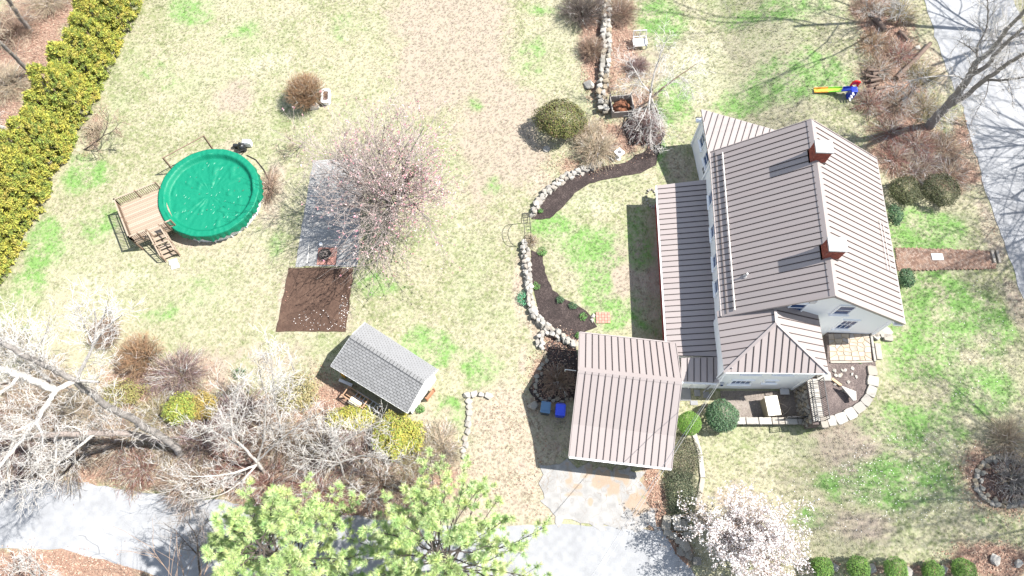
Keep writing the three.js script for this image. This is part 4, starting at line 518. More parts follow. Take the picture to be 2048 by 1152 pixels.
{ // herringbone brick walk to the lane
  const q = [[1790, 496], [1984, 502], [1992, 538], [1793, 542]].map(([u, v]) => G(u, v)); const t = thing('brick_walk', 'herringbone brick walk from the house to the lane', 'walk', [0, 0, 0]);
  const sandy = drape(q, .045, .5); mesh('joint_sand', sandy, M([.2, .14, .1], 1), t);
  const gb = new GB(), r = rng(31), bl = .2, bw = .1, tones = [[.19, .115, .08], [.225, .145, .105], [.16, .095, .068], [.25, .18, .14], [.19, .13, .1]]; const X0 = Math.min(...q.map(p => p.x)), X1 = Math.max(...q.map(p => p.x)), Z0 = Math.min(...q.map(p => p.z)), Z1 = Math.max(...q.map(p => p.z));
  const rot = Math.PI / 4, cx = (X0 + X1) / 2, cz = (Z0 + Z1) / 2, N = 60;
  for (let j = -N; j < N; j++) for (let i = -N; i < N; i++) { const bases = [[(i * 2 + ((j % 4 + 4) % 4) * 1) * bw * 1, j * bw, 0]]; const m = ((i - j) % 4 + 4) % 4; let lx, lz, turn; if (m === 0) { lx = (i + 1) * bw; lz = (j + .5) * bw; turn = 0; } else if (m === 3) { lx = (i + .5) * bw; lz = (j + 1) * bw; turn = 1; } else continue; const x = cx + lx * Math.cos(rot) - lz * Math.sin(rot), z = cz + lx * Math.sin(rot) + lz * Math.cos(rot); if (!inPoly(x, z, q)) continue; gb.box(x, gh(x, z) + .06 + r() * .006, z, bl - .012, .05, bw - .012, -rot - turn * Math.PI / 2, tones[r() * 5 | 0]); }
  mesh('bricks', gb.geo(), M([1, 1, 1], .9, { vertexColors: true }), t, 'stuff');
  const p = G(1873, 515), mat = mesh('white_board', new RoundedBoxGeometry(.8, .04, .5, 1, .015), M([.66, .66, .66], .7), scene); mat.position.set(p.x, p.y + .12, p.z); tag(mat, 'small white board lying on the brick walk', 'board');
  const e = thing('walk_steps', 'two short pale step boards at the lane end of the brick walk', 'steps', at(1988, 515)); for (const u of [1981, 1991]) { const a = G(u, 503), b = G(u + 6, 527), o = e.position; bar(e, 'step_board', a.clone().sub(o).add(V(0, .14, 0)), b.clone().sub(o).add(V(0, .14, 0)), .16, .12, paleStone[3]); }
}
{ // brick square by the second bed
  const c = G(1206, 636), t = thing('brick_edging', 'small square of pinkish bricks at the end of the mulch bed', 'bricks', [c.x, 0, c.z]); const bm = [M([.34, .17, .13], .9), M([.38, .21, .16], .9)]; for (let j = 0; j < 4; j++) for (let i = 0; i < 5; i++) { const m = mesh('brick', BOX, bm[(i + j) % 2], t); m.scale.set(.18, .09, .19); m.position.set((i - 2) * .2, .05, (j - 1.5) * .205); } stone(t, -.7, .08, -.15, .4, .2, .3, paleStone); stone(t, -.8, .08, .2, .35, .2, .3, paleStone);
}
// ---------------------------------------------------------------- pool, deck and what stands by them
{
  const c = P(418, 384, 1.25), pool = thing('swimming_pool', 'round above-ground pool under a sagging green cover', 'pool', [c.x, 0, c.z]), RAD = 3.58;
  mesh('pool_wall', new THREE.CylinderGeometry(RAD - .1, RAD - .1, 1.18, 72, 1, true).translate(0, .6, 0), M([.62, .64, .67], .5, { side: THREE.DoubleSide }), pool);
  const up = new GB(); for (let k = 0; k < 18; k++) { const a = k / 18 * 6.283; mesh('upright', new GB().bar(V(Math.cos(a) * (RAD - .06), .02, Math.sin(a) * (RAD - .06)), V(Math.cos(a) * (RAD - .06), 1.17, Math.sin(a) * (RAD - .06)), .14, .06).geo(), M([.66, .67, .69], .5), pool); }
  const rimPts = []; for (let k = 0; k <= 72; k++) { const a = k / 72 * 6.283; rimPts.push(V(Math.cos(a) * (RAD - .05), 1.2, Math.sin(a) * (RAD - .05))); } mesh('top_rim', new GB().tube(rimPts, .08, .08, 8).geo(), M([.6, .62, .64], .5), pool);
  // cover: skirt hanging outside, rim band, and the sunken middle with wrinkles
  const NA = 220, rad = []; for (let k = 0; k <= 5; k++) rad.push(['skirt', k / 5]); const pos = [], idx = [], uv = []; const rings = [];
  const face = a => { const s = Math.PI * 2 / 18, q = ((a % s) + s) % s - s / 2; return Math.cos(s / 2) / Math.cos(q); };
  for (let k = 6; k >= 1; k--) rings.push(['o', k / 6]); for (let k = 0; k <= 46; k++) rings.push(['i', k / 46]);
  for (const [kind, t] of rings) for (let j = 0; j < NA; j++) {
    const a = j / NA * Math.PI * 2; let r, y; const wob = vnoise(Math.cos(a) * 6 + 9, Math.sin(a) * 6 + 9), rip = Math.sin(a * 46 + wob * 9);
    if (kind === 'o') { const low = .42 + .42 * wob * (1 - .6 * smooth(-.2, .8, -Math.cos(a - .9))); r = (RAD + .1 + .07 * t + .05 * t * rip) * (face(a) * .5 + .5); y = 1.32 - low * t - .02 * rip * t; }
    else { r = (RAD + .1) * (1 - t) * (t < .5 ? face(a) * .5 + .5 : 1); const x = Math.cos(a) * r, z = Math.sin(a) * r; const edge = RAD + .1 - r; y = 1.33 - .34 * smooth(.42, .72, edge) + (edge < .6 ? .016 * rip * smooth(0, .1, edge) * (1 - smooth(.3, .75, edge)) : 0); if (edge > .35) { const rad2 = fbm(Math.cos(a) * 4 + 5, Math.sin(a) * 4 + 5, 2); y += (vnoise(a * 9, r * .35) - .5) * .05 * smooth(.4, 1, edge) * smooth(.2, 1.2, r) + (Math.max(0, vnoise(x * 2.2 + 3, z * 2.2) - .62)) * .22 + (fbm(x * 5, z * 5, 2) - .5) * .03 - .08 * Math.exp(-((x - .05) ** 2 + (z - .5) ** 2) / 1.1); } }
    pos.push(Math.cos(a) * r, y, Math.sin(a) * r); uv.push(Math.cos(a) * r, Math.sin(a) * r);
  }
  for (let k = 0; k < rings.length - 1; k++) for (let j = 0; j < NA; j++) { const a = k * NA + j, b = k * NA + (j + 1) % NA; idx.push(a, a + NA, b, b, a + NA, b + NA); }
  const g = new THREE.BufferGeometry(); g.setAttribute('position', new THREE.Float32BufferAttribute(pos, 3)); g.setAttribute('uv', new THREE.Float32BufferAttribute(uv, 2)); g.setIndex(idx); g.computeVertexNormals();
  const cov = mesh('cover', g, new THREE.MeshPhysicalMaterial({ color: C(.003, .15, .085), roughness: .5, specularIntensity: .45, side: THREE.DoubleSide, bumpMap: bumpGrain(256, 1.2, 10, 44), bumpScale: .012 }), pool);
  // blown leaf bits, with pale flecks painting the sun glints of the wrinkles
  const r = rng(66), gb = new GB(); for (let k = 0; k < 55; k++) { const a = r() * 6.283, q = Math.sqrt(r()) * 2.9, x = Math.cos(a) * q, z = Math.sin(a) * q, L = .05 + r() * .17 * (r() < .4 ? 1 : .4), d = -.9 + (r() - .5) * .9; const e = V(Math.cos(d) * L, 0, Math.sin(d) * L), w = V(-Math.sin(d), 0, Math.cos(d)).multiplyScalar(.012 + r() * .016), y = 1.005 + r() * .02, o = V(x, y, z); gb.quad(o.clone().sub(e).sub(w), o.clone().add(w), o.clone().add(e).add(V(0, .03, 0)), o.clone().add(e).sub(w.clone().multiplyScalar(2)), r() < .75 ? [.12, .3, .22] : [.04, .09, .06]); } mesh('glint_debris', gb.geo(), M([1, 1, 1], .6, { vertexColors: true, side: THREE.DoubleSide }), cov, 'stuff');
}
const deckWood = [[.275, .215, .163], [.292, .233, .178], [.255, .198, .15], [.31, .25, .196]].map((c, k) => M(c, .85, { map: (() => { const t = tex(64, 512, (x, y) => { const n = tnoise(x / 64 * 8, y / 512 * 5 + k * 3, 8) * .5 + tnoise(x / 64 * 24, y / 512 * 10, 24) * .5, q = .72 + n * .5; return [q, q * .985, q * .96]; }); t.repeat.set(7, .35); return t; })() })), darkWood = M([.17, .115, .08], .85), greyWood = M([.28, .22, .165], .85);
{
  const D = 1.2, nw = P(241, 411, D), ne = P(322, 378, D), sw = P(270, 485, D), se = P(352, 452, D), deck = thing('pool_deck', 'raised wooden deck with railings joined to the round pool', 'deck', [nw.x, 0, nw.z]); const o = V(nw.x, 0, nw.z), Q = p => p.clone().sub(o);
  const A = Q(nw), B = Q(ne), Cc = Q(sw), Dd = Q(se); const n = 21;
  for (let k = 0; k < n; k++) { const t0 = (k + .04) / n, t1 = (k + .96) / n, poly = [A.clone().lerp(Cc, t0), B.clone().lerp(Dd, t0), B.clone().lerp(Dd, t1), A.clone().lerp(Cc, t1)]; mesh('plank', slab(poly, .035, V(0, 1, 0)).geo(), deckWood[(k * 3 + (k >> 2)) % 4], deck); }
  for (const [p, q] of [[A, B], [A, Cc], [Cc, Dd]]) bar(deck, 'rim_joist', p.clone().add(V(0, -.17, 0)), q.clone().add(V(0, -.17, 0)), .05, .24, greyWood);
  for (const p of [A, B, Cc, Dd, A.clone().lerp(Cc, .5), A.clone().lerp(B, .5), Cc.clone().lerp(Dd, .5)]) bar(deck, 'support_post', V(p.x, 0, p.z), V(p.x, D - .06, p.z), .1, .1, darkWood);
  const RH = .92; function rail(p, q, cnt, post = true) { bar(deck, 'top_rail', p.clone().add(V(0, RH, 0)), q.clone().add(V(0, RH, 0)), .1, .04, greyWood); bar(deck, 'bottom_rail', p.clone().add(V(0, .14, 0)), q.clone().add(V(0, .14, 0)), .05, .07, greyWood); for (let k = 1; k < cnt; k++) { const s = p.clone().lerp(q, k / cnt); bar(deck, 'baluster', s.clone().add(V(0, .14, 0)), s.clone().add(V(0, RH - .02, 0)), .035, .035, darkWood); } if (post) for (const f of [0, .5, 1]) { const s = p.clone().lerp(q, f); bar(deck, 'rail_post', s.clone().add(V(0, -.1, 0)), s.clone().add(V(0, RH + .06, 0)), .09, .09, darkWood); } }
  rail(A, B, 22); rail(A, Cc, 24); const sa = Cc.clone().lerp(Dd, .42), sb = Cc.clone().lerp(Dd, .72); rail(Cc, sa, 11); rail(sb, Dd, 7);
  // stairs down to the lawn
  const fa = G(333, 524).sub(o), fb = G(361, 512).sub(o); const st = mesh('stringer', new GB().bar(sa.clone().add(V(0, -.12, 0)), fa.clone().add(V(0, .02, 0)), .05, .26).bar(sb.clone().add(V(0, -.12, 0)), fb.clone().add(V(0, .02, 0)), .05, .26).geo(), greyWood, deck);
  for (let k = 1; k < 6; k++) { const t = k / 6, a = sa.clone().lerp(fa, t), b = sb.clone().lerp(fb, t); bar(deck, 'tread', a.add(V(0, .04, 0)), b.add(V(0, .04, 0)), .27, .045, deckWood[k % 4]); }
  for (const [p, f] of [[sa, fa], [sb, fb]]) { const u = V(0, RH, 0); bar(deck, 'stair_rail', p.clone().add(u), f.clone().add(u), .09, .045, greyWood); bar(deck, 'stair_rail', p.clone().add(V(0, .3, 0)), f.clone().add(V(0, .3, 0)), .05, .05, greyWood); for (const t of [.05, .55, .98]) { const s = p.clone().lerp(f, t); bar(deck, 'rail_post', s.clone().add(V(0, -.1, 0)), s.clone().add(V(0, RH + .05, 0)), .08, .08, darkWood); } for (let k = 1; k < 9; k++) { const s = p.clone().lerp(f, k / 9); bar(deck, 'baluster', s.clone().add(V(0, .3, 0)), s.clone().add(V(0, RH, 0)), .03, .03, darkWood); } }
  { const a = sa.clone().lerp(fa, .6).add(V(0, RH + .02, 0)), b = sb.clone().lerp(fb, .6).add(V(0, RH + .02, 0)); bar(deck, 'gate_bar', a, b, .08, .05, greyWood); }
}
{ const t = thing('stair_pads', 'two pale square pavers at the foot of the deck stairs', 'pavers', at(347, 529)); for (const [u, v, s] of [[347, 524, .62], [351, 533, .6]]) { const p = G(u, v), m = mesh('paver', new RoundedBoxGeometry(s, .06, s * .72, 1, .01), paleStone[2], t); m.position.set(p.x - t.position.x, .04 + (v > 530 ? -.01 : .01), p.z - t.position.z); m.rotation.y = .35; } }
{ // bare rail frame behind the pool
  const a = P(326, 316, 2.1), b = P(407, 272, 2.1), t = thing('rail_frame', 'thin dark rail frame standing behind the pool', 'railing', [a.x, 0, a.z]), o = V(a.x, 0, a.z), A = V(0, 2.1, 0), B = b.clone().sub(o); bar(t, 'top_rail', A, B, .07, .05, darkWood); bar(t, 'middle_rail', A.clone().setY(1.75), B.clone().setY(1.75), .03, .03, greyWood); for (const p of [A, B]) bar(t, 'post', V(p.x, 0, p.z), V(p.x, 2.14, p.z), .1, .1, darkWood);
}
{ // pump and filter
  const t = thing('pool_pump', 'black pool pump and filter tank with a white top unit', 'pump', at(487, 300)); const blk = M([.015, .016, .018], .4), wht = M([.66, .66, .67], .5);
  const tank = mesh('tank', new THREE.SphereGeometry(.3, 18, 14).scale(1, 1.15, 1).translate(0, .42, 0), blk, t); mesh('valve', new THREE.CylinderGeometry(.1, .13, .2, 12).translate(0, .84, 0), blk, tank); mesh('base', new THREE.CylinderGeometry(.26, .28, .12, 16).translate(0, .06, 0), blk, t); mesh('motor', new THREE.CylinderGeometry(.15, .15, .5, 14).rotateZ(Math.PI / 2).translate(-.45, .3, -.2), blk, t); mesh('motor_foot', new GB().box(-.45, .08, -.2, .4, .16, .22).geo(), blk, t);
  mesh('control_unit', new RoundedBoxGeometry(.7, .5, .42, 2, .05).translate(.32, .3, -.42), wht, t); mesh('control_lid', new RoundedBoxGeometry(.5, .12, .34, 2, .04).translate(.3, .6, -.4), wht, t); mesh('hose', new GB().tube([V(.2, .3, .1), V(.35, .5, .3), V(.2, .75, .55), V(-.05, .9, .8)], .035, .035, 7).geo(), blk, t); mesh('control_foot', new GB().box(.32, .03, -.42, .5, .06, .3).geo(), blk, t);
}
tag(mesh('hose', new GB().tube([[494, 311], [512, 320], [528, 340], [538, 362], [537, 392]].map(([u, v]) => G(u, v, .05)), .04, .04, 6).geo(), M([.02, .018, .016], .6), scene), 'dark hose curving along the dirt strip beside the pool', 'hose');
// ---------------------------------------------------------------- garden objects
{ // planter made of an old white bath
  const t = thing('bath_planter', 'white oval bathtub planter filled with brown soil', 'planter', at(654, 199)); t.rotation.y = .08; const sh = (w, l, r) => { const s = new THREE.Shape(); s.moveTo(-w + r, -l); s.lineTo(w - r, -l); s.quadraticCurveTo(w, -l, w, -l + r); s.lineTo(w, l - r); s.quadraticCurveTo(w, l, w - r, l); s.lineTo(-w + r, l); s.quadraticCurveTo(-w, l, -w, l - r); s.lineTo(-w, -l + r); s.quadraticCurveTo(-w, -l, -w + r, -l); return s; };
  const outer = sh(.36, .66, .26); outer.holes.push(sh(.22, .46, .16)); const w = M([.74, .74, .74], .35); mesh('rim', new THREE.ExtrudeGeometry(outer, { depth: .06, bevelEnabled: true, bevelSize: .02, bevelThickness: .02, bevelSegments: 2 }).rotateX(-Math.PI / 2).translate(0, .44, 0), w, t); mesh('basin', new THREE.ExtrudeGeometry(sh(.3, .58, .22), { depth: .38, bevelEnabled: false }).rotateX(-Math.PI / 2), w, t); mesh('soil', new THREE.ExtrudeGeometry(sh(.23, .47, .16), { depth: .045, bevelEnabled: false }).rotateX(-Math.PI / 2).translate(0, .385, 0), M([1, 1, 1], 1, { map: soilMap }), t);
}
function bin(u, v, label, lidC, bodyC, turn) { const t = thing('wheelie_bin', label, 'bin', at(u, v), turn); const b = new THREE.CylinderGeometry(.44, .36, .95, 4, 1).rotateY(Math.PI / 4).scale(1, 1, 1.15).translate(0, .52, 0), bm = M(bodyC, .5), lm = M(lidC, .45); b.computeVertexNormals(); mesh('body', b.toNonIndexed(), bm, t).geometry.computeVertexNormals(); mesh('lid', new RoundedBoxGeometry(.66, .09, .76, 3, .04).translate(0, 1.04, -.02), lm, t); mesh('lid_ridge', new RoundedBoxGeometry(.5, .04, .5, 2, .02).translate(0, 1.095, -.04), lm, t); mesh('handle', new GB().bar(V(-.24, 1.0, -.46), V(.24, 1.0, -.46), .04).bar(V(-.24, 1.0, -.46), V(-.22, .95, -.36), .04).bar(V(.24, 1.0, -.46), V(.22, .95, -.36), .04).geo(), bm, t); for (const x of [-.27, .27]) mesh('wheel', new THREE.CylinderGeometry(.11, .11, .06, 14).rotateZ(Math.PI / 2).translate(x, .11, -.3), M([.02, .02, .02], .8), t); return t; }
bin(1090, 822, 'grey-blue lidded wheelie bin in the garage shadow', [.06, .14, .25], [.03, .04, .06], -.15); bin(1119, 827, 'bright blue wheelie bin beside the garage wall', [.02, .06, .62], [.01, .04, .45], -.1);
{ // arch
  const t = thing('garden_arch', 'black metal ladder arch over the gap in the stone walls', 'arch', at(1050, 470)); const iron = M([.02, .02, .022], .5), a = G(1049, 446).sub(t.position), b = G(1055, 490).sub(t.position), mid = a.clone().add(b).multiplyScalar(.5), half = a.distanceTo(b) / 2, dir = b.clone().sub(a).normalize(), side = V(dir.z, 0, -dir.x); const hoops = []; for (const s of [-.22, .22]) { const pts = []; pts.push(a.clone().addScaledVector(side, s)); for (let k = 0; k <= 12; k++) { const q = Math.PI * (1 - k / 12); pts.push(mid.clone().addScaledVector(dir, Math.cos(q) * half).addScaledVector(side, s).add(V(0, 1.35 + Math.sin(q) * .85, 0))); } pts.push(b.clone().addScaledVector(side, s)); hoops.push(pts); mesh('hoop', new GB().tube(pts, .022, .022, 6).geo(), iron, t); } for (let k = 1; k < hoops[0].length - 1; k++) bar(t, 'rung', hoops[0][k], hoops[1][k], .02, .02, iron); for (const y of [.4, .8, 1.1]) for (const e of [0, hoops[0].length - 1]) bar(t, 'rung', hoops[0][e].clone().setY(y), hoops[1][e].clone().setY(y), .02, .02, iron);
}
{ // toy slide
  const t = thing('toy_slide', 'plastic toy slide with yellow, lime and blue chute and red steps', 'slide', at(1665, 184)); const o = t.position; const pt = (u, v, h) => P(u, v, o.y + h).sub(o), plastic = c => M(c, .35); const col = { y: plastic([.62, .42, .05]), g: plastic([.42, .62, .06]), b: plastic([.01, .04, .42]), r: plastic([.6, .01, .012]), w: plastic([.7, .7, .7]) };
  const path = [[1628, 181, .1], [1656, 180, .22], [1684, 179, .5], [1703, 177, .95]].map(a => pt(...a)); const chute = (name, a, b, m, rim) => { const d = b.clone().sub(a), s = V(-d.z, 0, d.x).normalize(), g = new GB(), W = .2; g.add(slab([a.clone().addScaledVector(s, W), b.clone().addScaledVector(s, W), b.clone().addScaledVector(s, -W), a.clone().addScaledVector(s, -W)], .04, V(0, 1, 0)).geo()); const ch = mesh(name, g.geo(), m, t); for (const k of [-1, 1]) mesh('side_rail', new GB().tube([a.clone().addScaledVector(s, k * W).add(V(0, .05, 0)), b.clone().addScaledVector(s, k * W).add(V(0, .05, 0))], .045, .045, 8).geo(), rim, ch); };
  chute('yellow_chute', path[0], path[1], col.y, plastic([.6, .22, .02])); chute('lime_chute', path[1], path[2], col.g, plastic([.2, .5, .04])); chute('blue_chute', path[2], path[3], col.b, col.b);
  const top = path[3]; const tower = mesh('ladder', new RoundedBoxGeometry(.5, .95, .5, 2, .06).translate(top.x + .22, .48, top.z + .05), col.b, t); for (let k = 0; k < 3; k++) mesh('step', new RoundedBoxGeometry(.14, .05, .4, 1, .02).translate(top.x + .1 + .0 * k, .25 + k * .3, top.z + .42 - k * .04), col.w, tower); mesh('arch_handle', new GB().tube([V(top.x + .0, .9, top.z - .28), V(top.x, 1.35, top.z - .28), V(top.x + .25, 1.48, top.z - .28), V(top.x + .5, 1.35, top.z - .28), V(top.x + .5, .9, top.z - .28)], .08, .08, 8).geo(), col.r, t); mesh('handle_panel', new RoundedBoxGeometry(.52, .3, .07, 2, .03).translate(top.x + .25, 1.2, top.z - .28), col.r, t); mesh('leg', new GB().box(path[1].x, path[1].y / 2, path[1].z, .3, path[1].y, .08).geo(), col.g, t);
}
{ // old white bench seen from above
  const t = thing('garden_bench', 'weathered white slatted bench beside the leaf-strewn path', 'bench', at(1278, 92), .06); const w = M([.52, .5, .49], .8); for (let k = 0; k < 7; k++) mesh('slat', boxGeo(1.15, .03, .1).translate(0, .45, -.36 + k * .12), w, t); for (const x of [-.52, .52]) { mesh('arm', boxGeo(.07, .06, .85).translate(x, .66, 0), w, t); for (const z of [-.36, .36]) mesh('leg', boxGeo(.07, .66, .07).translate(x, .33, z), w, t); mesh('back_post', new GB().bar(V(x, .4, -.4), V(x, 1.15, -.62), .06).geo(), w, t); } mesh('back_rail', new GB().bar(V(-.55, 1.13, -.61), V(.55, 1.13, -.61), .07).geo(), w, t); mesh('back_rail', new GB().bar(V(-.52, .62, -.46), V(.52, .62, -.46), .05).geo(), w, t); mesh('back_slat', new GB().bar(V(0, .5, -.43), V(0, 1.12, -.61), .05).geo(), w, t);
}
{ // compost pen
  const c = at(1242, 218), t = thing('compost_pen', 'board compost pen heaped with rust-coloured leaves', 'compost pen', c, .1), w = M([.3, .27, .24], .9); for (const [x, z, sx, sz] of [[0, -.75, 1.7, .06], [-.85, 0, .06, 1.5], [.85, 0, .06, 1.5], [0, .78, 1.7, .06]]) for (let k = 0; k < 3; k++) mesh('board', boxGeo(sx, .2, sz).translate(x, .13 + k * .25, z), w, t); for (const x of [-.85, .85]) for (const z of [-.78, .8]) mesh('post', boxGeo(.1, .95, .1).translate(x, .47, z), w, t);
  const g = new THREE.SphereGeometry(.75, 26, 14, 0, 6.283, 0, 1.57), p = g.attributes.position; for (let k = 0; k < p.count; k++) { const n = fbm(p.getX(k) * 4 + 9, p.getZ(k) * 4, 3); p.setXYZ(k, p.getX(k) * (1 + (n - .5) * .3), p.getY(k) * (.9 + (n - .5) * .6), p.getZ(k) * (.95 + (n - .5) * .3)); } g.computeVertexNormals(); mesh('leaf_heap', g, M([1, 1, 1], 1, { map: grainTex([.2, .08, .04], [.08, .03, .02], [.33, .16, .09], 256, .5, [6, 26, 90], 4), bumpMap: bumpGrain(256, .5, 20, 60), bumpScale: .05 }), t);
}
for (const [u, v, u2, v2, lab] of [[1213, 226, 1216, 204, 'upright grey plank leaning by the compost pen, nearest the wall'], [1274, 240, 1280, 214, 'grey plank leaning on the lawn side of the compost pen']]) { const a = G(u, v), b = P(u2, v2, .5 + a.y); tag(mesh('plank', new GB().bar(a, b, .12, .05).geo(), M([.42, .42, .42], .85), scene), lab, 'plank'); }
{ const t = thing('bird_bath', 'square white bird bath in the mulch under the arching shrub', 'bird bath', at(1236, 316), .7); const w = M([.68, .67, .65], .6); mesh('bowl', new RoundedBoxGeometry(.62, .12, .62, 2, .04).translate(0, .78, 0), w, t); mesh('basin', new THREE.CylinderGeometry(.16, .16, .02, 16).translate(0, .845, 0), M([.12, .12, .12], .3), t); mesh('pedestal', new THREE.CylinderGeometry(.1, .16, .72, 12).translate(0, .36, 0), w, t); mesh('foot', new THREE.CylinderGeometry(.22, .24, .06, 14).translate(0, .03, 0), w, t); }
{ // fire pit on the pad
  const t = thing('fire_pit', 'round black fire bowl on reddish pavers at the end of the grey pad', 'fire pit', at(652, 512)); for (const [x, z] of [[-.35, -.35], [.35, -.35], [-.35, .35], [.35, .35]]) mesh('paver', boxGeo(.66, .06, .66).translate(x + .1, .07, z + .05), M([.3, .15, .12], .9), t); mesh('bowl', new THREE.LatheGeometry([new THREE.Vector2(.02, .12), new THREE.Vector2(.3, .14), new THREE.Vector2(.44, .34), new THREE.Vector2(.46, .36), new THREE.Vector2(.43, .36), new THREE.Vector2(.3, .2), new THREE.Vector2(.02, .18)], 26), M([.02, .017, .015], .7, { side: THREE.DoubleSide }), t); const ash = new GB(), r = rng(3); for (let k = 0; k < 9; k++) { const a = r() * 6.28; ash.tube([V(Math.cos(a) * .3, .24, Math.sin(a) * .3), V(-Math.cos(a + .8) * .25, .3, -Math.sin(a + .8) * .25)], .03, .025, 5); } mesh('charred_sticks', ash.geo(), M([.12, .1, .09], .9), t); }
tag(mesh('pole', new GB().tube([G(614, 528, .06), G(617, 508, .08), G(617, 490, .1)], .04, .03, 6).geo(), M([.5, .48, .45], .8), scene), 'pale stick lying along the grey pad', 'stick');
{ const p = G(643, 491), b = mesh('white_pot', new THREE.CylinderGeometry(.13, .1, .22, 14), M([.66, .66, .66], .6), scene); b.position.set(p.x, .15, p.z); tag(b, 'small white pot on the grey pad above the fire bowl', 'pot'); }
{ // furniture by the shed front
  const t = thing('work_table', 'brown timber work table with cream top box in front of the shed', 'table', at(716, 800), -.56); const w = M([.3, .19, .12], .85); for (const x of [-.8, .8]) for (const z of [-.35, .35]) mesh('leg', boxGeo(.08, .85, .08).translate(x, .43, z), w, t); for (const z of [-.35, .35]) mesh('rail', boxGeo(1.75, .09, .06).translate(0, .84, z), w, t); for (const x of [-.8, .8]) mesh('rail', boxGeo(.06, .09, .7).translate(x, .82, 0), w, t); for (const z of [-.12, .08]) mesh('shelf_board', boxGeo(1.65, .03, .17).translate(0, .3, z), w, t); mesh('cross_bar', boxGeo(1.7, .05, .05).translate(0, .55, .35), w, t);
  const b = thing('cream_box', 'cream lidded box beside the timber table at the shed', 'box', at(713, 809), -.56); mesh('body', new RoundedBoxGeometry(.8, .5, .42, 2, .03).translate(0, .26, 0), M([.5, .42, .32], .7), b); mesh('lid', new RoundedBoxGeometry(.86, .07, .47, 2, .02).translate(0, .54, 0), M([.62, .56, .46], .6), b);
  const r = thing('ladder', 'grey metal ladder lying in the dark shed front', 'ladder', at(738, 806), -.56); const gm = M([.33, .34, .36], .4, { metalness: .6 }); for (const z of [-.2, .2]) mesh('rail', boxGeo(2.1, .06, .04).translate(0, .5, z), gm, r); for (let k = 0; k < 7; k++) mesh('rung', boxGeo(.04, .03, .4).translate(-.9 + k * .3, .5, 0), gm, r); for (const x of [-.9, .9]) mesh('trestle', boxGeo(.06, .48, .5).translate(x, .24, 0), w, r);
  const y = mesh('yellow_board', boxGeo(.35, .8, .05), M([.5, .27, .02], .7), scene); const p = G(688, 752); y.position.set(p.x, .42, p.z); y.rotation.set(-.2, -.56, 0); tag(y, 'yellow board propped in the shadow of the shed front', 'board');
  const pb = mesh('white_plank', boxGeo(1.0, .05, .2), M([.5, .5, .52], .8), scene); const q = G(692, 766); pb.position.set(q.x, .12, q.z); pb.rotation.y = -.4; tag(pb, 'short white plank on the ground at the shed front', 'plank');
  const rd = thing('log_rack', 'reddish wooden rack against the white shed gable', 'rack', at(862, 792), .95); const rm = M([.3, .13, .07], .85); for (let k = 0; k < 5; k++) mesh('slat', boxGeo(.9, .05, .09).translate(0, .12 + k * .13, 0), rm, rd); for (const x of [-.4, .4]) mesh('leg', boxGeo(.07, .8, .12).translate(x, .4, 0), rm, rd);
}
{ // logs and woodpile in the roadside strip
  const bark = M([.16, .115, .09], .95, { map: grainTex([.9, .9, .9], [.45, .42, .4], [1, 1, 1], 256, .6, [4, 18, 70], 2) });
  for (const [a, b, r, lab] of [[[1738, 30], [1768, 66], .26, 'thick fallen log in the brush at the top of the leafy strip'], [[1795, 66], [1812, 84], .16, 'short log lying in the brush strip below the thick one'], [[1790, 160], [1858, 90], .2, 'long dark rotting log slanting towards the lane']]) { const p = G(...a, .2), q = G(...b, .22); tag(mesh('log', new GB().tube([p, p.clone().lerp(q, .5).add(V(.05, .03, 0)), q], r, r * .8, 9).geo(), bark, scene), lab, 'log'); }
  const wp = thing('log_pile', 'pile of cut logs beside the blue end of the toy slide', 'log pile', at(1745, 165)); for (let k = 0; k < 11; k++) { const m = mesh('log', new THREE.CylinderGeometry(.1 + .03 * (k % 3), .11, .9, 9).rotateZ(Math.PI / 2), bark, wp); m.position.set((k % 3) * .3 - .3 + rr(-.15, .15), .13 + (k > 6 ? .2 : 0), (k % 7) * .3 - .9); m.rotation.y = rr(-.25, .35); }
}
// service cables from the pole side to the house corner
{ const s = P(1449, 745, 5.4); for (const [u, v, k, lab] of [[1140, 1220, 0, 'thicker power cable sagging from the house over the garage'], [1152, 1222, 1, 'thin power cable running just beside the thicker one']]) { const e = P(u, v, 8.5 + k * .5), pts = []; for (let i = 0; i <= 20; i++) { const t = i / 20; pts.push(s.clone().add(V(k * .08, k * .12, 0)).lerp(e, t).add(V(0, -1.2 * 4 * t * (1 - t) * .35, 0))); } tag(mesh('power_cable', new GB().tube(pts, k ? .009 : .014, k ? .009 : .014, 5).geo(), M([.3, .3, .31], .6), scene), lab, 'cable'); } }
// ---------------------------------------------------------------- growing things
const rT = rng(9001); const tt = (a, b) => a + (b - a) * rT();
const randDir = () => { const y = tt(-1, 1), a = tt(0, 6.2832), q = Math.sqrt(1 - y * y); return V(Math.cos(a) * q, y, Math.sin(a) * q); };
function turnFrom(d, ang) { const r = randDir(); r.addScaledVector(d, -r.dot(d)).normalize(); return d.clone().multiplyScalar(Math.cos(ang)).addScaledVector(r, Math.sin(ang)); }
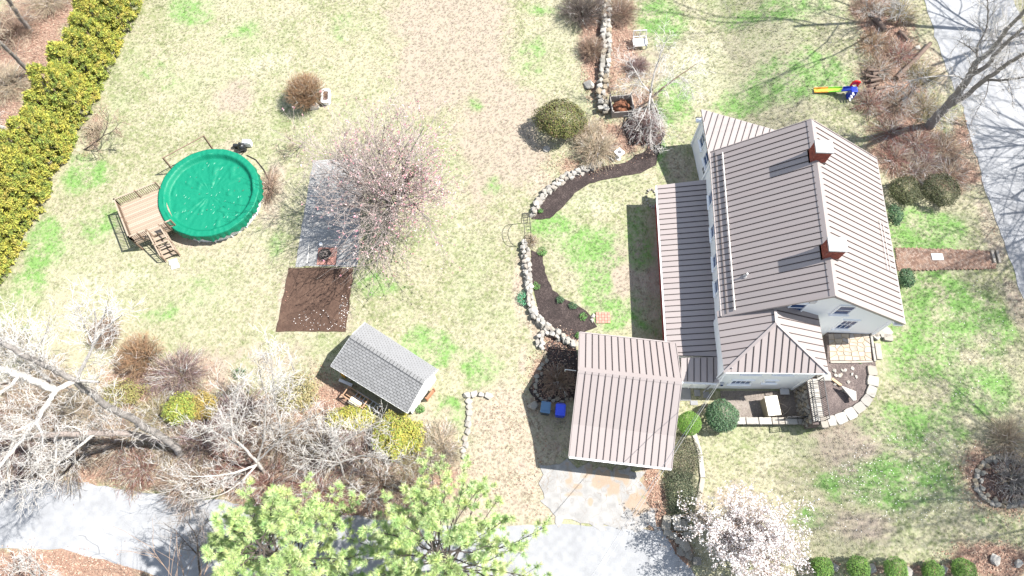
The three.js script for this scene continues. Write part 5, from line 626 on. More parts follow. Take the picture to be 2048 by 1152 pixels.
// one branch and all that grows from it; levels[] collects trunk, branches, twigs
function ramify(levels, p, d, len, r, lv, o) {
  const n = lv >= o.levels ? 3 : 4, pts = [p.clone()]; let q = p.clone(), dir = d.clone();
  for (let k = 0; k < n; k++) { dir.add(randDir().multiplyScalar(o.wob ?? .22)).add(V(0, o.up ?? .06, 0)).normalize(); q = q.clone().addScaledVector(dir, len / n); if (q.y < .1) q.y = .1 + tt(0, .1); pts.push(q); }
  const rEnd = lv >= o.levels ? Math.max(.006, r * .45) : r * .55; levels[Math.min(lv, levels.length - 1)].tube(pts, r, rEnd, lv === 0 ? 8 : lv === 1 ? 5 : 3, undefined, false);
  if (o.ends && lv >= o.levels - 1) for (let k = 1; k <= n; k++) o.ends.push(pts[k]);
  if (lv >= o.levels) return;
  const kids = Array.isArray(o.kids) ? o.kids[lv] : o.kids;
  for (let k = 0; k < kids; k++) { const t = (o.t0 ?? .3) + (1 - (o.t0 ?? .3)) * (k + rT()) / kids, i = Math.min(n - 1, t * n | 0), b = pts[i].clone().lerp(pts[i + 1], t * n - i), dd = pts[i + 1].clone().sub(pts[i]).normalize(); ramify(levels, b, turnFrom(dd, tt(o.a0 ?? .4, o.a1 ?? .95)), len * tt(.45, .75) * (o.ratio ?? 1), Math.max(o.rmin ?? .012, r * (1 - t * .45) * tt(.4, .6)), lv + 1, o); }
}
const barkTex = grainTex([.85, .84, .83], [.4, .38, .36], [1, 1, .99], 256, 1, [3, 12, 60], 6);
const barks = { pale: [.54, .515, .485], grey: [.27, .25, .235], dark: [.13, .105, .09], brown: [.27, .19, .14], rust: [.30, .19, .11], red: [.27, .14, .115], olive: [.27, .235, .12], tan: [.40, .33, .24], mauve: [.23, .155, .15], twiggrey: [.36, .305, .28] };
const barkMats = Object.fromEntries(Object.entries(barks).map(([k, c]) => [k, M(c, .95, { map: barkTex, bumpMap: bumpGrain(256, 1, 6, 34), bumpScale: .05 })])), twigMats = Object.fromEntries(Object.entries(barks).map(([k, c]) => [k, M(c, .95)]));
function bareTree(name, label, pos, { h = 8, r = .16, bark = 'grey', twig = bark, kids = [6, 5, 5], levels = 3, spread = 1, lean = V(0, 0, 0), stems = 1, cat = 'tree', group, ends, up = .06, a0 = .4, a1 = .95, rmin = .013, wob = .2 } = {}) {
  const t = thing(name, label, cat, pos, 0, group), L = [new GB(), new GB(), new GB()];
  for (let s = 0; s < stems; s++) { const d = V((rT() - .5) * (stems > 1 ? .9 : .15) * spread, 1, (rT() - .5) * (stems > 1 ? .9 : .15) * spread).add(lean).normalize(); ramify(L, V((rT() - .5) * .1 * stems, -.05, (rT() - .5) * .1 * stems), d, h * .6, r, 0, { levels, kids, up, ends, a0, a1, rmin, wob, ratio: spread }); }
  mesh('trunk', L[0].geo(), barkMats[bark], t); mesh('branches', L[1].geo(), barkMats[bark], t); mesh('twigs', L[2].geo(), twigMats[twig], t, 'stuff'); return t;
}
const stemMat = M([1, 1, 1], .95, { vertexColors: true });
// a shrub of many stems fanning from the ground
function stemShrub(name, label, u, v, { r = 1, h = 1.5, n = 160, col = 'brown', thick = .012, twigs = 3, cat = 'shrub', group, droop = 0, flat = 1, wild = false } = {}) {
  const t = thing(name, label, cat, at(u, v), 0, group), a = new GB(), b = new GB();
  for (let k = 0; k < n; k++) { const ang = tt(0, 6.283), sd = u * .37 + v * .11, rag = wild ? .45 + 1.1 * fbm(Math.cos(ang) * 1.6 + sd, Math.sin(ang) * 1.6 + sd, 3) : 1, out = Math.sqrt(rT()) * r * rag, cc = jitterC(barks[rT() < (wild ? .45 : .1) ? (rT() < .4 ? 'pale' : 'tan') : col], .35, .08), top = V(Math.cos(ang) * out, h * Math.sqrt(Math.max(.08, 1 - (out / r) ** 2 * .8)) * (wild ? tt(.25, 1.15) : tt(.75, 1.05)), Math.sin(ang) * out * flat), b0 = V(Math.cos(ang) * out * .22 + tt(-.06, .06), 0, Math.sin(ang) * out * .22 + tt(-.06, .06)), mid = b0.clone().lerp(top, .5).add(V(tt(-.1, .1), h * .12 + droop * .2, tt(-.1, .1))); const pts = [b0, mid, top]; if (droop) pts.push(top.clone().add(V(Math.cos(ang) * droop * .5, -droop * tt(.4, 1), Math.sin(ang) * droop * .5))); a.tube(pts, thick, thick * .5, 3, cc, false);
    for (let q = 0; q < twigs; q++) { const s = tt(.4, 1), p = s < .5 ? b0.clone().lerp(mid, s * 2) : mid.clone().lerp(top, s * 2 - 1), d = top.clone().sub(b0).normalize().multiplyScalar(.7).add(randDir().multiplyScalar(.7)).normalize(); b.tube([p, p.clone().addScaledVector(d, tt(.12, .3) * Math.min(2, r + .3)).add(V(0, .02, 0))], thick * .7, thick * .35, 3, cc, false); } }
  mesh('stems', a.geo(), stemMat, t, 'stuff'); if (twigs) mesh('twigs', b.geo(), stemMat, t, 'stuff'); return t;
}
function leaf(gb, p, d, n, L, w, c) { const s = V().crossVectors(d, n).normalize().multiplyScalar(w / 2), tip = p.clone().addScaledVector(d, L), mid = p.clone().addScaledVector(d, L * .45).addScaledVector(n, L * .06); gb.tri(p, mid.clone().add(s), tip, c); gb.tri(p, tip, mid.clone().sub(s), c); }
const jitterC = (c, v = .25, hue = .12) => { const k = 1 + tt(-v, v), a = 1 + tt(-hue, hue); return [c[0] * k * a, c[1] * k, c[2] * k * (1 + tt(-hue, hue))]; };
const pick = arr => arr[rT() * arr.length | 0];
// a leafy shrub: leaves through the outer part of a lumpy crown on a few stems
function leafShrub(name, label, u, v, { r = .8, h = 1.3, n = 2600, cols, size = .09, lump = .25, freq = 2.2, upness = .35, cat = 'shrub', group, flatBase = .25, rz = r, fill = .55, stem = 'dark' } = {}) {
  const t = thing(name, label, cat, at(u, v), 0, group), gb = new GB(), sd = tt(0, 90);
  for (let k = 0; k < n; k++) { const d = randDir(); if (d.y < -.35) d.y = -d.y * .5; d.normalize(); const lumps = 1 + lump * (fbm(d.x * freq + sd, d.z * freq + d.y * freq * .8 + sd, 3) - .5) * 2, q = lumps * (fill + (1 - fill) * Math.cbrt(rT())) , p = V(d.x * r * q, h * flatBase + (d.y * .5 + .5) * h * (1 - flatBase) * (.55 + .45 * q), d.z * rz * q); const nn = d.clone().add(V(.15, .35, 0)).add(randDir().multiplyScalar(.75)).normalize(), rd = randDir().add(V(0, upness * .5, 0)), out = rd.addScaledVector(nn, -rd.dot(nn) * .8).normalize(); leaf(gb, p, out, nn, size * tt(.7, 1.4), size * tt(.45, .7), jitterC(pick(cols))); }
  const st = new GB(); for (let k = 0; k < 9; k++) { const a = tt(0, 6.283), o = tt(.2, .7); st.tube([V(0, 0, 0), V(Math.cos(a) * r * o * .5, h * .35, Math.sin(a) * rz * o * .5), V(Math.cos(a) * r * o, h * tt(.6, .85), Math.sin(a) * rz * o)], .03, .012, 4, undefined, false); } mesh('stems', st.geo(), twigMats[stem], t); mesh('foliage', gb.geo(), leafMat([1, 1, 1]), t, 'stuff'); return t;
}

// hedge of tall evergreens along the western boundary
{
  const protos = []; const cols = [[.42, .40, .055], [.35, .37, .05], [.27, .32, .045], [.46, .40, .08], [.2, .26, .04], [.4, .4, .065]];
  for (let k = 0; k < 3; k++) {
    const g = new GB(), sd = k * 31.7, Hh = 4.1, Rr = 1.45;
    for (let i = 0; i < 380; i++) {            // each spray clump fans out from one point on the crown
      const y = Math.pow((i + rT()) / 380, 1.1), a = tt(0, 6.283), prof = Math.pow(1 - Math.pow(y, 1.6), .7), lum = .78 + .44 * fbm(Math.cos(a) * 1.7 + sd, Math.sin(a) * 1.7 + y * 5 + sd, 3), q = Rr * prof * lum, o = V(Math.cos(a) * q, .15 + y * Hh, Math.sin(a) * q), ax = V(Math.cos(a) * (1.15 - y * .5), .55 + y * .6, Math.sin(a) * (1.15 - y * .5)).add(randDir().multiplyScalar(.35)).normalize(), base = pick(cols), S = tt(.26, .46);
      for (let m = 0; m < 38; m++) { const d = ax.clone().add(randDir().multiplyScalar(.85)).normalize(), p = o.clone().addScaledVector(ax, S * tt(-.35, .35)).add(randDir().multiplyScalar(S * .32)), nn = V(Math.cos(a) * .6 + .2, 1, Math.sin(a) * .6).add(randDir().multiplyScalar(.55)), L = S * tt(.3, .62); leaf(g, p, d, nn, L, L * .36, jitterC(base, .22)); }
    }
    const t = thing('hedge_tree', '', 'tree', [0, 0, 0], 0, 'hedge trees along the left edge'); mesh('trunk', new GB().tube([V(0, 0, 0), V(.02, 2, 0), V(0, 4.2, .02)], .12, .02, 7).geo(), barkMats.brown, t); mesh('foliage', g.geo(), leafMat([1, 1, 1]), t, 'stuff'); protos.push(t);
  }
  const N = 19; for (let k = 0; k < N; k++) { const f = k / (N - 1), u = 252 + (-22 - 252) * f + Math.sin(k * 2.1) * 5, v = 18 + (548 - 18) * f; const t = k < 3 ? protos[k] : copy(protos[k % 3]); const p = G(u, v); t.position.copy(p); t.rotation.y = k * 1.9; const s = .94 + .14 * hash2(k, 5); t.scale.set(s * 1.0, s * (.86 + .34 * hash2(k, 8)), s * 1.0); const ord = ['first', 'second', 'third', 'fourth', 'fifth', 'sixth', 'seventh', 'eighth', 'ninth', 'tenth', 'eleventh', 'twelfth', 'thirteenth', 'fourteenth', 'fifteenth', 'sixteenth', 'seventeenth', 'eighteenth', 'nineteenth'][k]; t.userData.label = `yellow-green evergreen in the boundary hedge, ${ord} from the top of the picture`; }
}
// pink magnolia over the grey pad
{
  const ends = [], t = bareTree('magnolia_tree', 'wide spreading magnolia with pink blossom over the grey pad', at(792, 440), { h: 8.8, r: .16, bark: 'grey', twig: 'twiggrey', kids: [8, 7, 6], lean: V(.06, 0, 0), levels: 3, spread: 1.12, stems: 7, ends, up: .07, a0: .45, a1: 1.05, rmin: .013 });
  const gb = new GB(), buds = new GB(), pc = [[.54, .30, .32], [.6, .39, .40], [.5, .2, .25], [.62, .5, .49]], c0 = V(0, 4, 0);
  for (const e of ends) { const side = e.x * .7 + fbm(e.x * .5 + 9, e.z * .5 + 4, 3) * 6 - 3; if (rT() < clamp(.2 + side * .1, .07, .55)) { const m = 2 + (rT() * 3 | 0); for (let k = 0; k < m; k++) { const d = randDir().multiplyScalar(.7).add(V(0, .7, 0)).normalize(); leaf(gb, e.clone().add(randDir().multiplyScalar(.05)), d, randDir(), tt(.1, .17), tt(.06, .1), jitterC(pick(pc), .15)); } } if (rT() < .5) leaf(buds, e, randDir(), randDir(), .1, .05, jitterC(rT() < .5 ? [.25, .16, .13] : [.48, .4, .37], .3)); }
  mesh('blossom', gb.geo(), leafMat([1, 1, 1], { transmission: .25 }), t, 'stuff'); mesh('buds', buds.geo(), leafMat([1, 1, 1], { transmission: 0 }), t, 'stuff');
}
// white blossom tree
{
  const ends = [], t = bareTree('star_magnolia', 'round tree smothered in white blossom at the foot of the front lawn', at(1466, 1090), { h: 6.0, r: .11, bark: 'brown', twig: 'brown', kids: [7, 6, 5], levels: 3, spread: .95, stems: 7, ends, up: .05, a0: .5, a1: 1.1, rmin: .01, lean: V(.05, 0, -.03) });
  const gb = new GB(), pc = [[.72, .69, .67], [.76, .74, .73], [.68, .6, .58]]; for (const e of ends) { if (rT() < .92) { const m = 3 + (rT() * 4 | 0); for (let k = 0; k < m; k++) leaf(gb, e.clone().add(randDir().multiplyScalar(.09)), randDir().add(V(0, .5, 0)).normalize(), randDir(), tt(.09, .16), tt(.055, .095), jitterC(pick(pc), .08, .03)); } }
  mesh('blossom', gb.geo(), leafMat([1, 1, 1], { transmission: .25 }), t, 'stuff');
}
// pines over the street
function pine(label, x, z, H, Rr, lean, seed) {
  const t = thing('pine_tree', label, 'tree', [x, 0, z], 0, 'pines over the street'), tr = new GB(), br = new GB(), nd = new GB(), cols = [[.46, .57, .21], [.51, .6, .26], [.36, .5, .18], [.55, .62, .32], [.48, .58, .28], [.27, .42, .14]];
  const axis = k => V(lean.x * k * k * H, k * H, lean.z * k * k * H); tr.tube([0, .2, .4, .6, .8, 1].map(axis), .26, .04, 9);
  const tuft = (p, d) => { const c = jitterC(pick(cols), .2, .1); for (let k = 0; k < 22; k++) { const q = d.clone().multiplyScalar(.75).add(randDir().multiplyScalar(.8)).normalize(); leaf(nd, p, q, randDir(), tt(.2, .36), tt(.018, .03), c); } };
  for (let w = 0; w < 13; w++) { const f = .25 + .74 * w / 13, b = axis(f), R = Rr * (1 - Math.pow((f - .25) / .78, 1.6) * .85) * tt(.8, 1.1), n = 4 + (rT() * 2 | 0), a0 = tt(0, 6.283);
    for (let k = 0; k < n; k++) { const a = a0 + k / n * 6.283 + tt(-.25, .25), L = R * tt(.7, 1.1), d = V(Math.cos(a), 0, Math.sin(a)), rise = tt(.12, .3) + f * .3, pts = [b]; for (let s = 1; s <= 4; s++) pts.push(b.clone().addScaledVector(d, L * s / 4).add(V(tt(-.12, .12), L * rise * Math.pow(s / 4, 1.4), tt(-.12, .12)))); br.tube(pts, .055 * (1.2 - f * .6), .014, 5, undefined, false);
      for (let s = 0; s < 11; s++) { const g = .3 + .7 * (s + rT()) / 11, i = Math.min(3, g * 4 | 0), p = pts[i].clone().lerp(pts[i + 1], g * 4 - i), side = turnFrom(d, tt(.5, 1.0)).add(V(0, .35, 0)).normalize(), sl = L * tt(.14, .3) * (1.25 - g * .6); const e = p.clone().addScaledVector(side, sl); br.tube([p, p.clone().lerp(e, .5), e.clone().add(V(0, .05, 0))], .018, .008, 3, undefined, false); for (let m = 0; m < 4; m++) tuft(p.clone().lerp(e, tt(.45, 1.05)).add(randDir().multiplyScalar(.05)), side.clone().add(V(0, .7, 0)).normalize()); }
      for (let m = 0; m < 4; m++) tuft(pts[3].clone().lerp(pts[4], tt(.4, 1.02)), d.clone().add(V(0, .8, 0)).normalize()); } }
  for (let m = 0; m < 8; m++) tuft(axis(.97 + m * .005), V(0, 1, 0)); mesh('trunk', tr.geo(), barkMats.dark, t); mesh('branches', br.geo(), barkMats.dark, t); mesh('needles', nd.geo(), leafMat([1, 1, 1], { transmission: .2 }), t, 'stuff'); return t;
}
pine('light green pine over the street, left of the two', -12.0, -.1, 14.5, 5.4, V(.05, 0, -.10), 1); pine('light green pine over the street, right of the two', -3.4, -.2, 14, 5.5, V(-.02, 0, -.10), 2);
// clipped evergreens
const boxC = [[.10, .21, .03], [.13, .26, .035], [.075, .16, .025], [.17, .29, .045]], darkC = [[.055, .13, .05], [.08, .165, .065], [.04, .095, .04], [.11, .19, .09]];
leafShrub('globe_shrub', 'bright green clipped globe shrub against the garage wall', 1373, 852, { r: .78, h: 1.5, n: 5200, cols: [[.12, .25, .025], [.16, .29, .035], [.09, .2, .02]], size: .075, lump: .08, upness: .6, fill: .7, flatBase: .05 });
leafShrub('globe_shrub', 'dark green globe shrub on the path by the court wall', 1435, 838, { r: 1.05, h: 1.9, n: 5600, cols: darkC.concat([[.11, .17, .10]]), size: .11, lump: .12, upness: .5, fill: .68, flatBase: .05 });
for (const [u, v, ru, lab] of [[1637, 1136, 20, 'green globe shrub in the bottom row, first from the left'], [1709, 1136, 21, 'green globe shrub in the bottom row, second from the left'], [1782, 1139, 21, 'green globe shrub in the bottom row, third from the left'], [1855, 1144, 19, 'green globe shrub in the bottom row, fourth from the left'], [1916, 1141, 21, 'green globe shrub in the bottom row, last before the corner']]) leafShrub('globe_shrub', lab, u, v, { r: ru / 31, h: 1.05, n: 3600, cols: boxC, size: .075, lump: .22, freq: 3, upness: .7, fill: .66, flatBase: .05, group: 'globe shrubs in the bottom row' });
leafShrub('ground_cover_shrub', 'mounded dark evergreen ground cover, upper part, beside the garage corner', 1362, 915, { r: 1.15, rz: 1.55, h: .65, n: 6500, cols: [[.09, .10, .045], [.14, .13, .075], [.055, .07, .03], [.17, .15, .10]], size: .085, lump: .2, upness: .8, fill: .5, flatBase: .02 });
leafShrub('ground_cover_shrub', 'mounded dark evergreen ground cover, lower part, above the rock ledge', 1362, 985, { r: 1.1, rz: 1.5, h: .7, n: 6500, cols: [[.06, .085, .035], [.10, .115, .06], [.04, .055, .025], [.14, .15, .09]], size: .085, lump: .2, upness: .8, fill: .5, flatBase: .02 });
leafShrub('evergreen_bush', 'big olive-green bush at the end of the straight old wall', 1118, 262, { r: 1.9, rz: 1.7, h: 2.5, n: 9000, cols: [[.14, .15, .028], [.105, .12, .024], [.18, .18, .042], [.075, .085, .02], [.15, .10, .05]], size: .13, lump: .3, upness: .8, fill: .5 });
leafShrub('evergreen_bush', 'dark olive bush against the house, nearest the roof edge', 1800, 392, { r: 1.15, h: 1.3, n: 4200, cols: [[.075, .085, .022], [.05, .065, .02], [.10, .10, .035]], size: .1, lump: .25 });
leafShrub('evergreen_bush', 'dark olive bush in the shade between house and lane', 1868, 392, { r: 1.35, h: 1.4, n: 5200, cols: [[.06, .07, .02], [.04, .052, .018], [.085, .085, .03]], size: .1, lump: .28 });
leafShrub('evergreen_bush', 'small leafy evergreen tucked under the eave north of the brick walk', 1779, 440, { r: .45, rz: .8, h: 1.2, n: 1400, cols: darkC, size: .12, lump: .35 }); leafShrub('evergreen_bush', 'small dark evergreen under the eave south of the brick walk', 1802, 566, { r: .5, rz: .7, h: 1.2, n: 1500, cols: darkC, size: .12, lump: .3 });
const yel = [[.38, .34, .05], [.33, .32, .05], [.26, .30, .05], [.42, .36, .09]];
leafShrub('golden_shrub', 'golden evergreen shrub below the shed, largest of the yellow ones', 806, 878, { r: 1.45, h: 2.0, n: 6500, cols: yel.concat([[.22, .28, .05]]), size: .14, lump: .6, freq: 2.9, fill: .45, upness: .8 });
leafShrub('golden_shrub', 'golden shrub with a green side in the thicket, left of the pale saplings', 372, 826, { r: 1.0, h: 1.6, n: 3600, cols: [[.27, .31, .05], [.19, .25, .04], [.36, .34, .06]], size: .13, lump: .6, freq: 2.9, fill: .45, upness: .8 });
leafShrub('golden_shrub', 'small orange-gold shrub right next to the green-sided golden one', 415, 818, { r: .9, h: 1.3, n: 2600, cols: [[.33, .25, .05], [.28, .2, .05], [.36, .29, .09]], size: .12, lump: .6, freq: 2.9, upness: .7 });
leafShrub('golden_shrub', 'pale yellow shrub left of the shed front', 598, 790, { r: 1.35, h: 1.1, n: 2600, cols: [[.36, .32, .16], [.31, .27, .12], [.25, .22, .1]], size: .12, lump: .45, upness: .6, fill: .35 });
leafShrub('golden_shrub', 'yellow shrub spilling under the shed eave', 705, 840, { r: 1.5, rz: .8, h: 1.1, n: 3200, cols: yel, size: .12, lump: .45, upness: .6, fill: .35 });
leafShrub('golden_shrub', 'thin yellow shrub in the twigs below the big bare trunk', 250, 790, { r: 1.6, rz: .9, h: .9, n: 1900, cols: [[.26, .24, .08], [.22, .2, .06]], size: .12, lump: .5, fill: .3 });
// brown stem shrubs
stemShrub('twiggy_bush', 'round brown twiggy bush beside the white bath planter', 619, 203, { r: 1.7, h: 2.6, n: 1000, col: 'rust', twigs: 3, thick: .011 });
stemShrub('arching_shrub', 'pale arching shrub with grey stems above the bird bath', 1192, 306, { r: 1.9, h: 1.3, n: 420, col: 'tan', twigs: 3, droop: .35, thick: .014 }); stemShrub('arching_shrub', 'tan grassy shrub between the olive bush and the compost pen', 1175, 270, { r: 1.5, h: .9, n: 380, col: 'tan', twigs: 3 });
stemShrub('twiggy_bush', 'small mauve twig shrub under the pale weeping tree', 1275, 140, { r: 1.0, h: 1.0, n: 260, col: 'mauve', twigs: 3 }); stemShrub('twiggy_bush', 'reddish twig shrub drooping over the mulch below the weeping tree', 1290, 262, { r: 1.5, h: 1.2, n: 420, col: 'mauve', twigs: 3, droop: .3 });
stemShrub('twiggy_bush', 'dark bramble on the lawn side of the straight wall, upper one', 1165, 30, { r: 2.2, h: 1.5, n: 520, col: 'dark', twigs: 4 }); stemShrub('twiggy_bush', 'dark bramble on the lawn side of the straight wall, lower one', 1185, 105, { r: 1.3, h: 1.1, n: 300, col: 'brown', twigs: 4 }); stemShrub('twiggy_bush', 'brown bramble on the path side of the straight wall', 1240, 30, { r: 1.6, h: 1.1, n: 340, col: 'brown', twigs: 4 });
stemShrub('twiggy_bush', 'brown round bush with a rusty top, smaller of the pair by the bare trees', 222, 672, { r: 1.25, h: 1.5, n: 420, col: 'brown', twigs: 3 }); stemShrub('twiggy_bush', 'brown round bush with a rusty top, larger of the pair by the bare trees', 292, 718, { r: 1.7, h: 1.9, n: 620, col: 'rust', twigs: 3 }); stemShrub('twiggy_bush', 'mauve-brown bush on the lawn side of the thicket', 362, 752, { r: 2.3, h: 1.7, n: 620, col: 'mauve', twigs: 4, wild: true });
const brush = [[348, 902, 1.3, 'tan'], [318, 880, 1.2, 'tan'], [286, 862, 1.1, 'tan'], [60, 830, 2.2, 'brown'], [150, 905, 2.3, 'dark'], [250, 880, 2.2, 'brown'], [320, 840, 1.8, 'olive'], [400, 880, 2.0, 'mauve'], [460, 930, 1.5, 'red'], [560, 880, 2.2, 'brown'], [650, 900, 2.1, 'dark'], [720, 905, 1.8, 'mauve'], [830, 920, 1.7, 'olive'], [880, 900, 1.3, 'tan'], [760, 960, 1.9, 'brown'], [640, 985, 1.8, 'red'], [30, 900, 2.2, 'mauve'], [90, 760, 1.8, 'tan'], [280, 930, 1.4, 'red'], [530, 970, 1.7, 'red'], [380, 960, 1.6, 'brown'], [480, 830, 1.7, 'mauve'], [820, 975, 1.5, 'brown'], [20, 690, 1.4, 'olive'], [180, 820, 1.8, 'tan']];
const places = ['round the foot of the big bare trunk', 'just left of the big trunk foot', 'where the two big trunks cross', 'by the left edge above the street', 'under the big bare trunk', 'at the foot of the leaning trunk', 'behind the golden shrubs', 'right of the golden shrubs', 'with red stems over the street', 'under the pale saplings', 'in the middle of the thicket', 'above the two pines', 'below the largest golden shrub', 'between golden shrub and dirt drive', 'touching the right pine', 'with red stems behind the left pine', 'at the bottom left above the street edge', 'on the lawn edge at far left', 'with red stems near the leaning trunk', 'with red stems left of the left pine', 'close above the street', 'among the pale sapling stems', 'above the right pine', 'thin one at the left end of the lawn', 'below the white topmost branches'];
brush.forEach(([u, v, r, col], k) => stemShrub('brush', `tangled ${({ brown: 'brown', dark: 'dark', olive: 'olive', mauve: 'mauve', red: 'reddish', tan: 'tan' })[col]} brush ${places[k]}`, u, v, { r: r * 1.25, h: r * .6, n: 520, col, twigs: 4, group: 'brush along the street', thick: .013, wild: true }));
const strip = [[1735, 20, 'brown'], [1800, 30, 'olive'], [1745, 90, 'rust'], [1800, 110, 'red'], [1760, 140, 'brown'], [1840, 150, 'olive'], [1740, 210, 'red'], [1800, 210, 'brown'], [1850, 215, 'olive'], [1780, 265, 'red'], [1830, 290, 'red'], [1890, 300, 'brown'], [1850, 330, 'mauve'], [1900, 350, 'brown'], [1790, 320, 'red'], [1830, 345, 'brown']], stripAt = ['at the top left of the leafy strip', 'at the top right of the leafy strip', 'beside the thick fallen log', 'round the slanting rotten log', 'above the log pile', 'at the lane edge above the leaning tree', 'below the log pile', 'in the middle of the leafy strip', 'left of the leaning tree foot', 'close above the roof corner', 'below the leaning tree foot', 'right of the leaning tree foot', 'above the dark olive bushes', 'at the lane edge above the brick walk', 'along the roof edge', 'in the last tangle before the olive bushes'];
strip.forEach(([u, v, col], k) => stemShrub('brush', `low ${({ brown: 'brown', olive: 'olive', red: 'reddish', rust: 'rusty', mauve: 'mauve' })[col]} brush ${stripAt[k]}`, u, v, { r: 1.6, h: .5, n: 200, col, twigs: 4, group: 'brush along the lane', thick: .013, wild: true }));
stemShrub('twiggy_bush', 'bare grey shrub inside the oval stone ring', 2025, 962, { r: 1.7, h: 1.4, n: 260, col: 'grey', twigs: 4, thick: .018 }); stemShrub('twiggy_bush', 'tan dry grass clump beside the arch', 1062, 484, { r: .6, h: .6, n: 180, col: 'tan', twigs: 1 }); stemShrub('twiggy_bush', 'bare shrub in the shaded bed beside the garage', 1115, 765, { r: 1.3, h: 1.1, n: 200, col: 'brown', twigs: 4, thick: .016 }); stemShrub('twiggy_bush', 'brown tangle along the outer side of the left woods', 30, 60, { r: 2.6, h: 1.0, n: 500, col: 'brown', twigs: 4 }); stemShrub('twiggy_bush', 'tan tangle behind the middle of the hedge', 20, 170, { r: 2.4, h: .9, n: 420, col: 'tan', twigs: 4 }); stemShrub('twiggy_bush', 'tan tangle at the top left corner behind the hedge', 100, 5, { r: 2.2, h: .9, n: 420, col: 'tan', twigs: 4 });
stemShrub('twiggy_bush', 'thin tan shrub on the lawn edge of the hedge', 192, 262, { r: 1.0, h: .7, n: 150, col: 'tan', twigs: 3 }); stemShrub('twiggy_bush', 'brown clump on the dirt strip beside the pool', 540, 375, { r: .9, h: .35, n: 200, col: 'brown', twigs: 3, flat: 2.2 });
stemShrub('twiggy_bush', 'fine tan shrub on the front lawn edge above the stone ring', 2015, 880, { r: 1.6, h: .8, n: 220, col: 'tan', twigs: 4 });

// trees drawn limb by limb along surveyed lines
function limbTree(name, label, limbs, { bark = 'pale', twig = bark, kids = [4, 4], tw = 16, tl = 1.9, tr = .018, levels = 2, up = .04, cat = 'tree', rmin = .009 } = {}) {
  const first = P(...limbs[0].n[0]); const base = V(first.x, gh(first.x, first.z), first.z), t = thing(name, label, cat, [base.x, base.y, base.z]), tg = [null, new GB(), new GB()];
  limbs.forEach((l, k) => { const pts = l.n.map(([u, v, h]) => { const p = P(u, v, h + base.y); return p.sub(base); }); if (k === 0) pts[0].y = -.1; const cv = new THREE.CatmullRomCurve3(pts), N = Math.max(6, pts.length * 4), q = cv.getPoints(N).map((p, i) => i && i < N ? p.add(randDir().multiplyScalar(l.r * .25)) : p); mesh(k === 0 ? 'trunk' : 'branch', new GB().tube(q, l.r, l.e ?? l.r * .35, l.r > .12 ? 9 : 6).geo(), barkMats[l.bark ?? bark], t);
    const n = Math.round((l.tw ?? tw) * 1.05); for (let i = 0; i < n; i++) { const f = (l.t0 ?? (k ? .15 : .3)) + (1 - (l.t0 ?? (k ? .15 : .3))) * (i + rT()) / n, p = cv.getPoint(Math.min(f, .999)), d = cv.getTangent(Math.min(f, .999)); ramify([tg[1], tg[1], tg[2]], p, turnFrom(d, tt(.5, 1.15)), (l.tl ?? tl) * tt(.6, 1.2), l.tr ?? tr, 1, { levels: 1 + levels, kids: [0, ...kids], up, rmin, wob: .28, a0: .45, a1: 1.0, t0: .2 }); } });
  mesh('side_branches', tg[1].geo(), barkMats[bark], t, 'stuff'); mesh('twigs', tg[2].geo(), twigMats[twig], t, 'stuff'); return t;
}
limbTree('bare_tree', 'tall bare tree with whitish limbs and thick trunk at lower left', [
  { n: [[372, 915, 0], [338, 884, 2], [270, 842, 5.6], [198, 800, 9.4], [150, 762, 12]], r: .26, e: .16, bark: 'grey', tw: 26, tl: 1.5, tr: .022 },
  { n: [[150, 762, 12], [100, 735, 13.6], [40, 706, 15.4], [-20, 670, 17]], r: .16, e: .1, bark: 'grey', tw: 10 }, { n: [[152, 760, 12], [172, 722, 12.8], [186, 690, 13.4], [192, 655, 14], [188, 612, 14.6]], r: .1, e: .03, tw: 16, tl: 1.3 }, { n: [[186, 690, 13.4], [205, 662, 13.8], [243, 630, 14.4]], r: .09, e: .03, tw: 8, tl: 1 }, { n: [[192, 655, 14], [208, 632, 14.3], [214, 602, 14.8]], r: .06, e: .02, tw: 5, tl: .8 }, { n: [[188, 690, 13.4], [168, 650, 13.9], [157, 612, 14.4]], r: .06, e: .02, tw: 5, tl: .8 }, { n: [[150, 762, 12], [176, 762, 12.3], [198, 764, 12.4]], r: .1, e: .06, tw: 4, tl: .6 },
  { n: [[150, 762, 12], [112, 782, 12.8], [96, 806, 13.2], [70, 845, 13.8], [30, 896, 14.6], [-15, 948, 15.4]], r: .14, e: .06, tw: 20, tl: 1.5 }, { n: [[112, 782, 12.8], [60, 758, 14], [0, 736, 15.2], [-30, 722, 16]], r: .19, e: .15, tw: 14 }, { n: [[70, 845, 13.8], [84, 866, 14], [84, 890, 14.2]], r: .08, e: .03, tw: 7, tl: .9 }, { n: [[70, 845, 13.8], [40, 858, 14.2], [-10, 870, 14.8]], r: .08, e: .03, tw: 7, tl: .9 }, { n: [[40, 752, 14.5], [10, 780, 15], [-20, 800, 15.4]], r: .1, e: .05, tw: 6, tl: .9 }], { tw: 10 });
